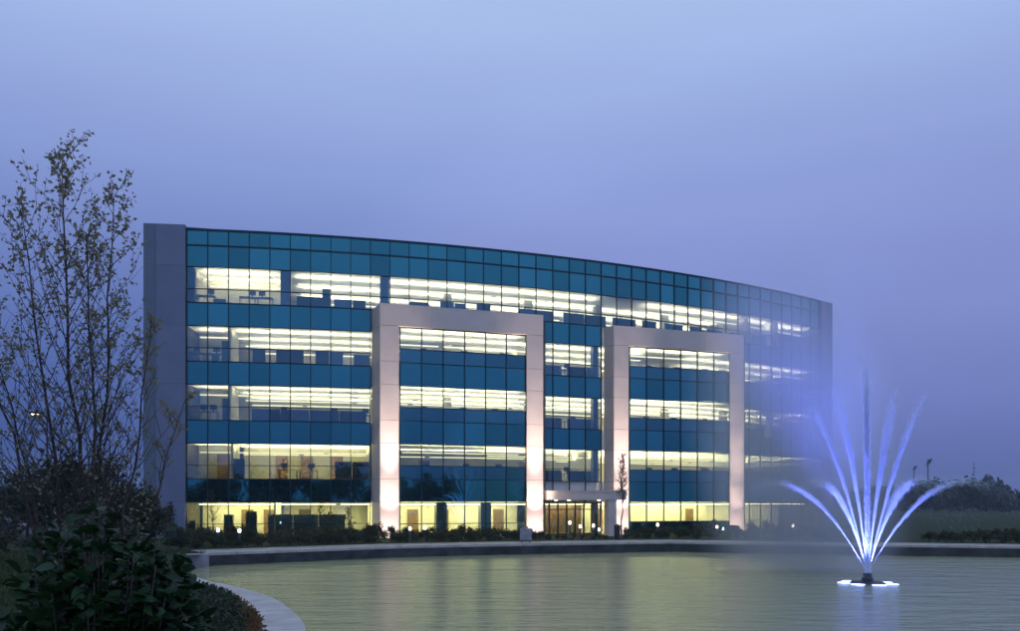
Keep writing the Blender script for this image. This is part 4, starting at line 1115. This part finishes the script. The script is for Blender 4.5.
# ------------------------------------------------------------------ fountain
def fountain():
    D = 33.4; x = (867.5 - CX) / FPX * D; z = WATER
    e = empty('fountain', (x, D, z), 'floating fountain throwing tall blue lit jets from the pond', 'fountain')
    mb = MB(); mb.lathe([(.55, -.25), (.75, -.12), (.75, .02), (.62, .07), (.3, .10)], 20); mb.build('float', M_DARK, e, smooth=False)
    mb = MB(); mb.lathe([(.24, .08), (.22, .22), (.17, .30), (.19, .36), (.16, .42)], 14); mb.build('nozzle_head', M_DARK, e)
    lens = emis('fountain_lens', (.26, .40, 1.0), 9)
    for k in range(7):
        a = 2 * math.pi * k / 7 + .3; c = (math.cos(a) * .92, math.sin(a) * .92, 0)
        mb = MB(); mb.lathe([(.16, -.3), (.27, -.04), (.29, .004)], 14, c); o = mb.build('lamp_housing', M_DARK, e)
        lb = MB(); lb.lathe([(.275, -.01), (.27, .012), (.15, .018)], 14, c); lb.build('lamp_lens', lens, o)  # lamp lenses, widened and set flush to stand for light pooled in the water
    # water: each jet is a bundle of thin falling threads and drops
    wm = bpy.data.materials.new('spray_water'); wm.use_nodes = True; N = wm.node_tree.nodes; L = wm.node_tree.links; N.remove(N['Principled BSDF'])
    df = N.new('ShaderNodeBsdfDiffuse'); df.inputs[0].default_value = (.85, .88, .95, 1); tr = N.new('ShaderNodeBsdfTranslucent'); tr.inputs[0].default_value = (.9, .92, .97, 1)
    ms = N.new('ShaderNodeMixShader'); ms.inputs[0].default_value = .55; L.new(df.outputs[0], ms.inputs[1]); L.new(tr.outputs[0], ms.inputs[2]); L.new(ms.outputs[0], N['Material Output'].inputs['Surface'])
    rng = random.Random(2); G = 9.81
    def jet(vx, vy, vz, n, tmax, spread, wind=.0, fall=.25, r=.013, ex=1.0, keep=.5, loose=0.0):
        mb = MB(); ta = vz / G
        for _ in range(n):
            u = rng.random()
            t = ta * (u ** ex) if rng.random() > fall else ta + (tmax - ta) * rng.random() ** 1.2
            s = spread * (.25 + t / ta) ; g = lambda: rng.gauss(0, 1)
            jx, jy, jz = g() * s, g() * s, g() * s * .6
            wx = -wind * t * t * max(.3, 1 + .4 * g())
            pos = lambda tt: Vector((vx * tt * .94 + wx * (tt / max(t, .05)) ** 2 + jx * tt / ta, vy * tt * .94 + jy * tt / ta, .40 + vz * tt - .5 * G * tt * tt + jz * tt / ta))
            if t < ta and rng.random() < keep * (t / ta) ** 1.3: continue
            ln = rng.uniform(.018, .045) * (1.0 if t < ta else .8); a, m, b = pos(t), pos(t + ln * .5), pos(t + ln)
            if loose: q = Vector((g(), g(), g() * .4)) * loose; a = a - q; b = b + q
            if a.z < .02 or b.z < .02: continue
            rr = r * rng.uniform(.5, 1.2) * (1.25 - .75 * min(1, t / ta)) * (1 if t < ta else max(.3, 1 - 1.4 * (t / ta - 1)))
            mb.tube([a, b], [rr, rr * .5], 3, cap=False)
        return tag(mb.build('water_jet', wm, e), kind='stuff')
    # vertical centre jet, six low arcs, six steep arcs
    jet(0, 0, 14.6, 16000, 2.0, .24, .12, .0, .006, 1.9, 2.0, .05)
    for k in range(6):
        a = math.pi / 3 * k - .40
        jet(4.4 * math.cos(a), 4.4 * math.sin(a), 8.65, 4800, 1.45, .13, .10, .12, .0056, 1.15, .8)
        a2 = a + .0
        jet(2.95 * math.cos(a2), 2.95 * math.sin(a2), 13.2, 7600, 1.8, .24, .16, .0, .006, 1.8, 1.9)
    for k, (dx, dy) in enumerate(((.55, 0), (-.55, 0), (0, .55), (0, -.55))):
        l = bpy.data.lights.new('fountain_lamp', 'SPOT'); l.energy = 5600; l.color = (.14, .18, 1.0); l.spot_size = R(68); l.spot_blend = .35; l.shadow_soft_size = .15
        o = link('fountain_lamp', l, e); o.location = (dx * 1.45, dy * 1.45, .14); o.rotation_euler = (R(180), 0, 0)
    # drifting spray
    mm = bpy.data.materials.new('spray_mist'); mm.use_nodes = True; N = mm.node_tree.nodes; L = mm.node_tree.links; N.remove(N['Principled BSDF'])
    pv = N.new('ShaderNodeVolumePrincipled'); pv.inputs['Color'].default_value = (.93, .95, 1, 1); pv.inputs['Anisotropy'].default_value = .2
    tc = N.new('ShaderNodeTexCoord'); ln = N.new('ShaderNodeVectorMath'); ln.operation = 'LENGTH'; L.new(tc.outputs['Object'], ln.inputs[0])
    mr = N.new('ShaderNodeMapRange'); mr.interpolation_type = 'SMOOTHSTEP'; mr.inputs['From Min'].default_value = .25; mr.inputs['From Max'].default_value = 1.0; mr.inputs['To Min'].default_value = 1; mr.inputs['To Max'].default_value = 0
    L.new(ln.outputs['Value'], mr.inputs['Value'])
    nz = N.new('ShaderNodeTexNoise'); nz.inputs['Scale'].default_value = 1.7; nz.inputs['Detail'].default_value = 2; L.new(tc.outputs['Object'], nz.inputs['Vector'])
    m2 = N.new('ShaderNodeMapRange'); m2.inputs['From Min'].default_value = .3; m2.inputs['From Max'].default_value = .7; m2.inputs['To Min'].default_value = .45; m2.inputs['To Max'].default_value = 1.25; L.new(nz.outputs[0], m2.inputs['Value'])
    mu = N.new('ShaderNodeMath'); mu.operation = 'MULTIPLY'; L.new(mr.outputs[0], mu.inputs[0]); L.new(m2.outputs[0], mu.inputs[1])
    m3 = N.new('ShaderNodeMath'); m3.operation = 'MULTIPLY'; m3.inputs[1].default_value = .46; L.new(mu.outputs[0], m3.inputs[0]); L.new(m3.outputs[0], pv.inputs['Density'])
    L.new(pv.outputs[0], N['Material Output'].inputs['Volume'])
    bm = bmesh.new(); bmesh.ops.create_icosphere(bm, subdivisions=3, radius=1.0); me = bpy.data.meshes.new('spray_mist'); bm.to_mesh(me); bm.free(); me.materials.append(mm)
    o = bpy.data.objects.new('spray_mist', me); COL.objects.link(o); o.location = (x - .9, D + 6.0, 5.0); o.scale = (5.8, 3.8, 13.0); o.rotation_euler.y = R(-8)
    tag(o, 'pale spray mist drifting from the fountain toward the building', 'mist', kind='stuff')
fountain()

# ------------------------------------------------------------------ evening haze
def haze():
    m = bpy.data.materials.new('haze_air'); m.use_nodes = True; N = m.node_tree.nodes; N.remove(N['Principled BSDF'])
    pv = N.new('ShaderNodeVolumePrincipled'); pv.inputs['Color'].default_value = (.80, .88, 1, 1); pv.inputs['Density'].default_value = .0004
    m.node_tree.links.new(pv.outputs[0], N['Material Output'].inputs['Volume'])
    mb = MB(); mb.box((0, 30, 20), (2500, 2500, 46)); tag(mb.build('haze', m), kind='stuff')
haze()
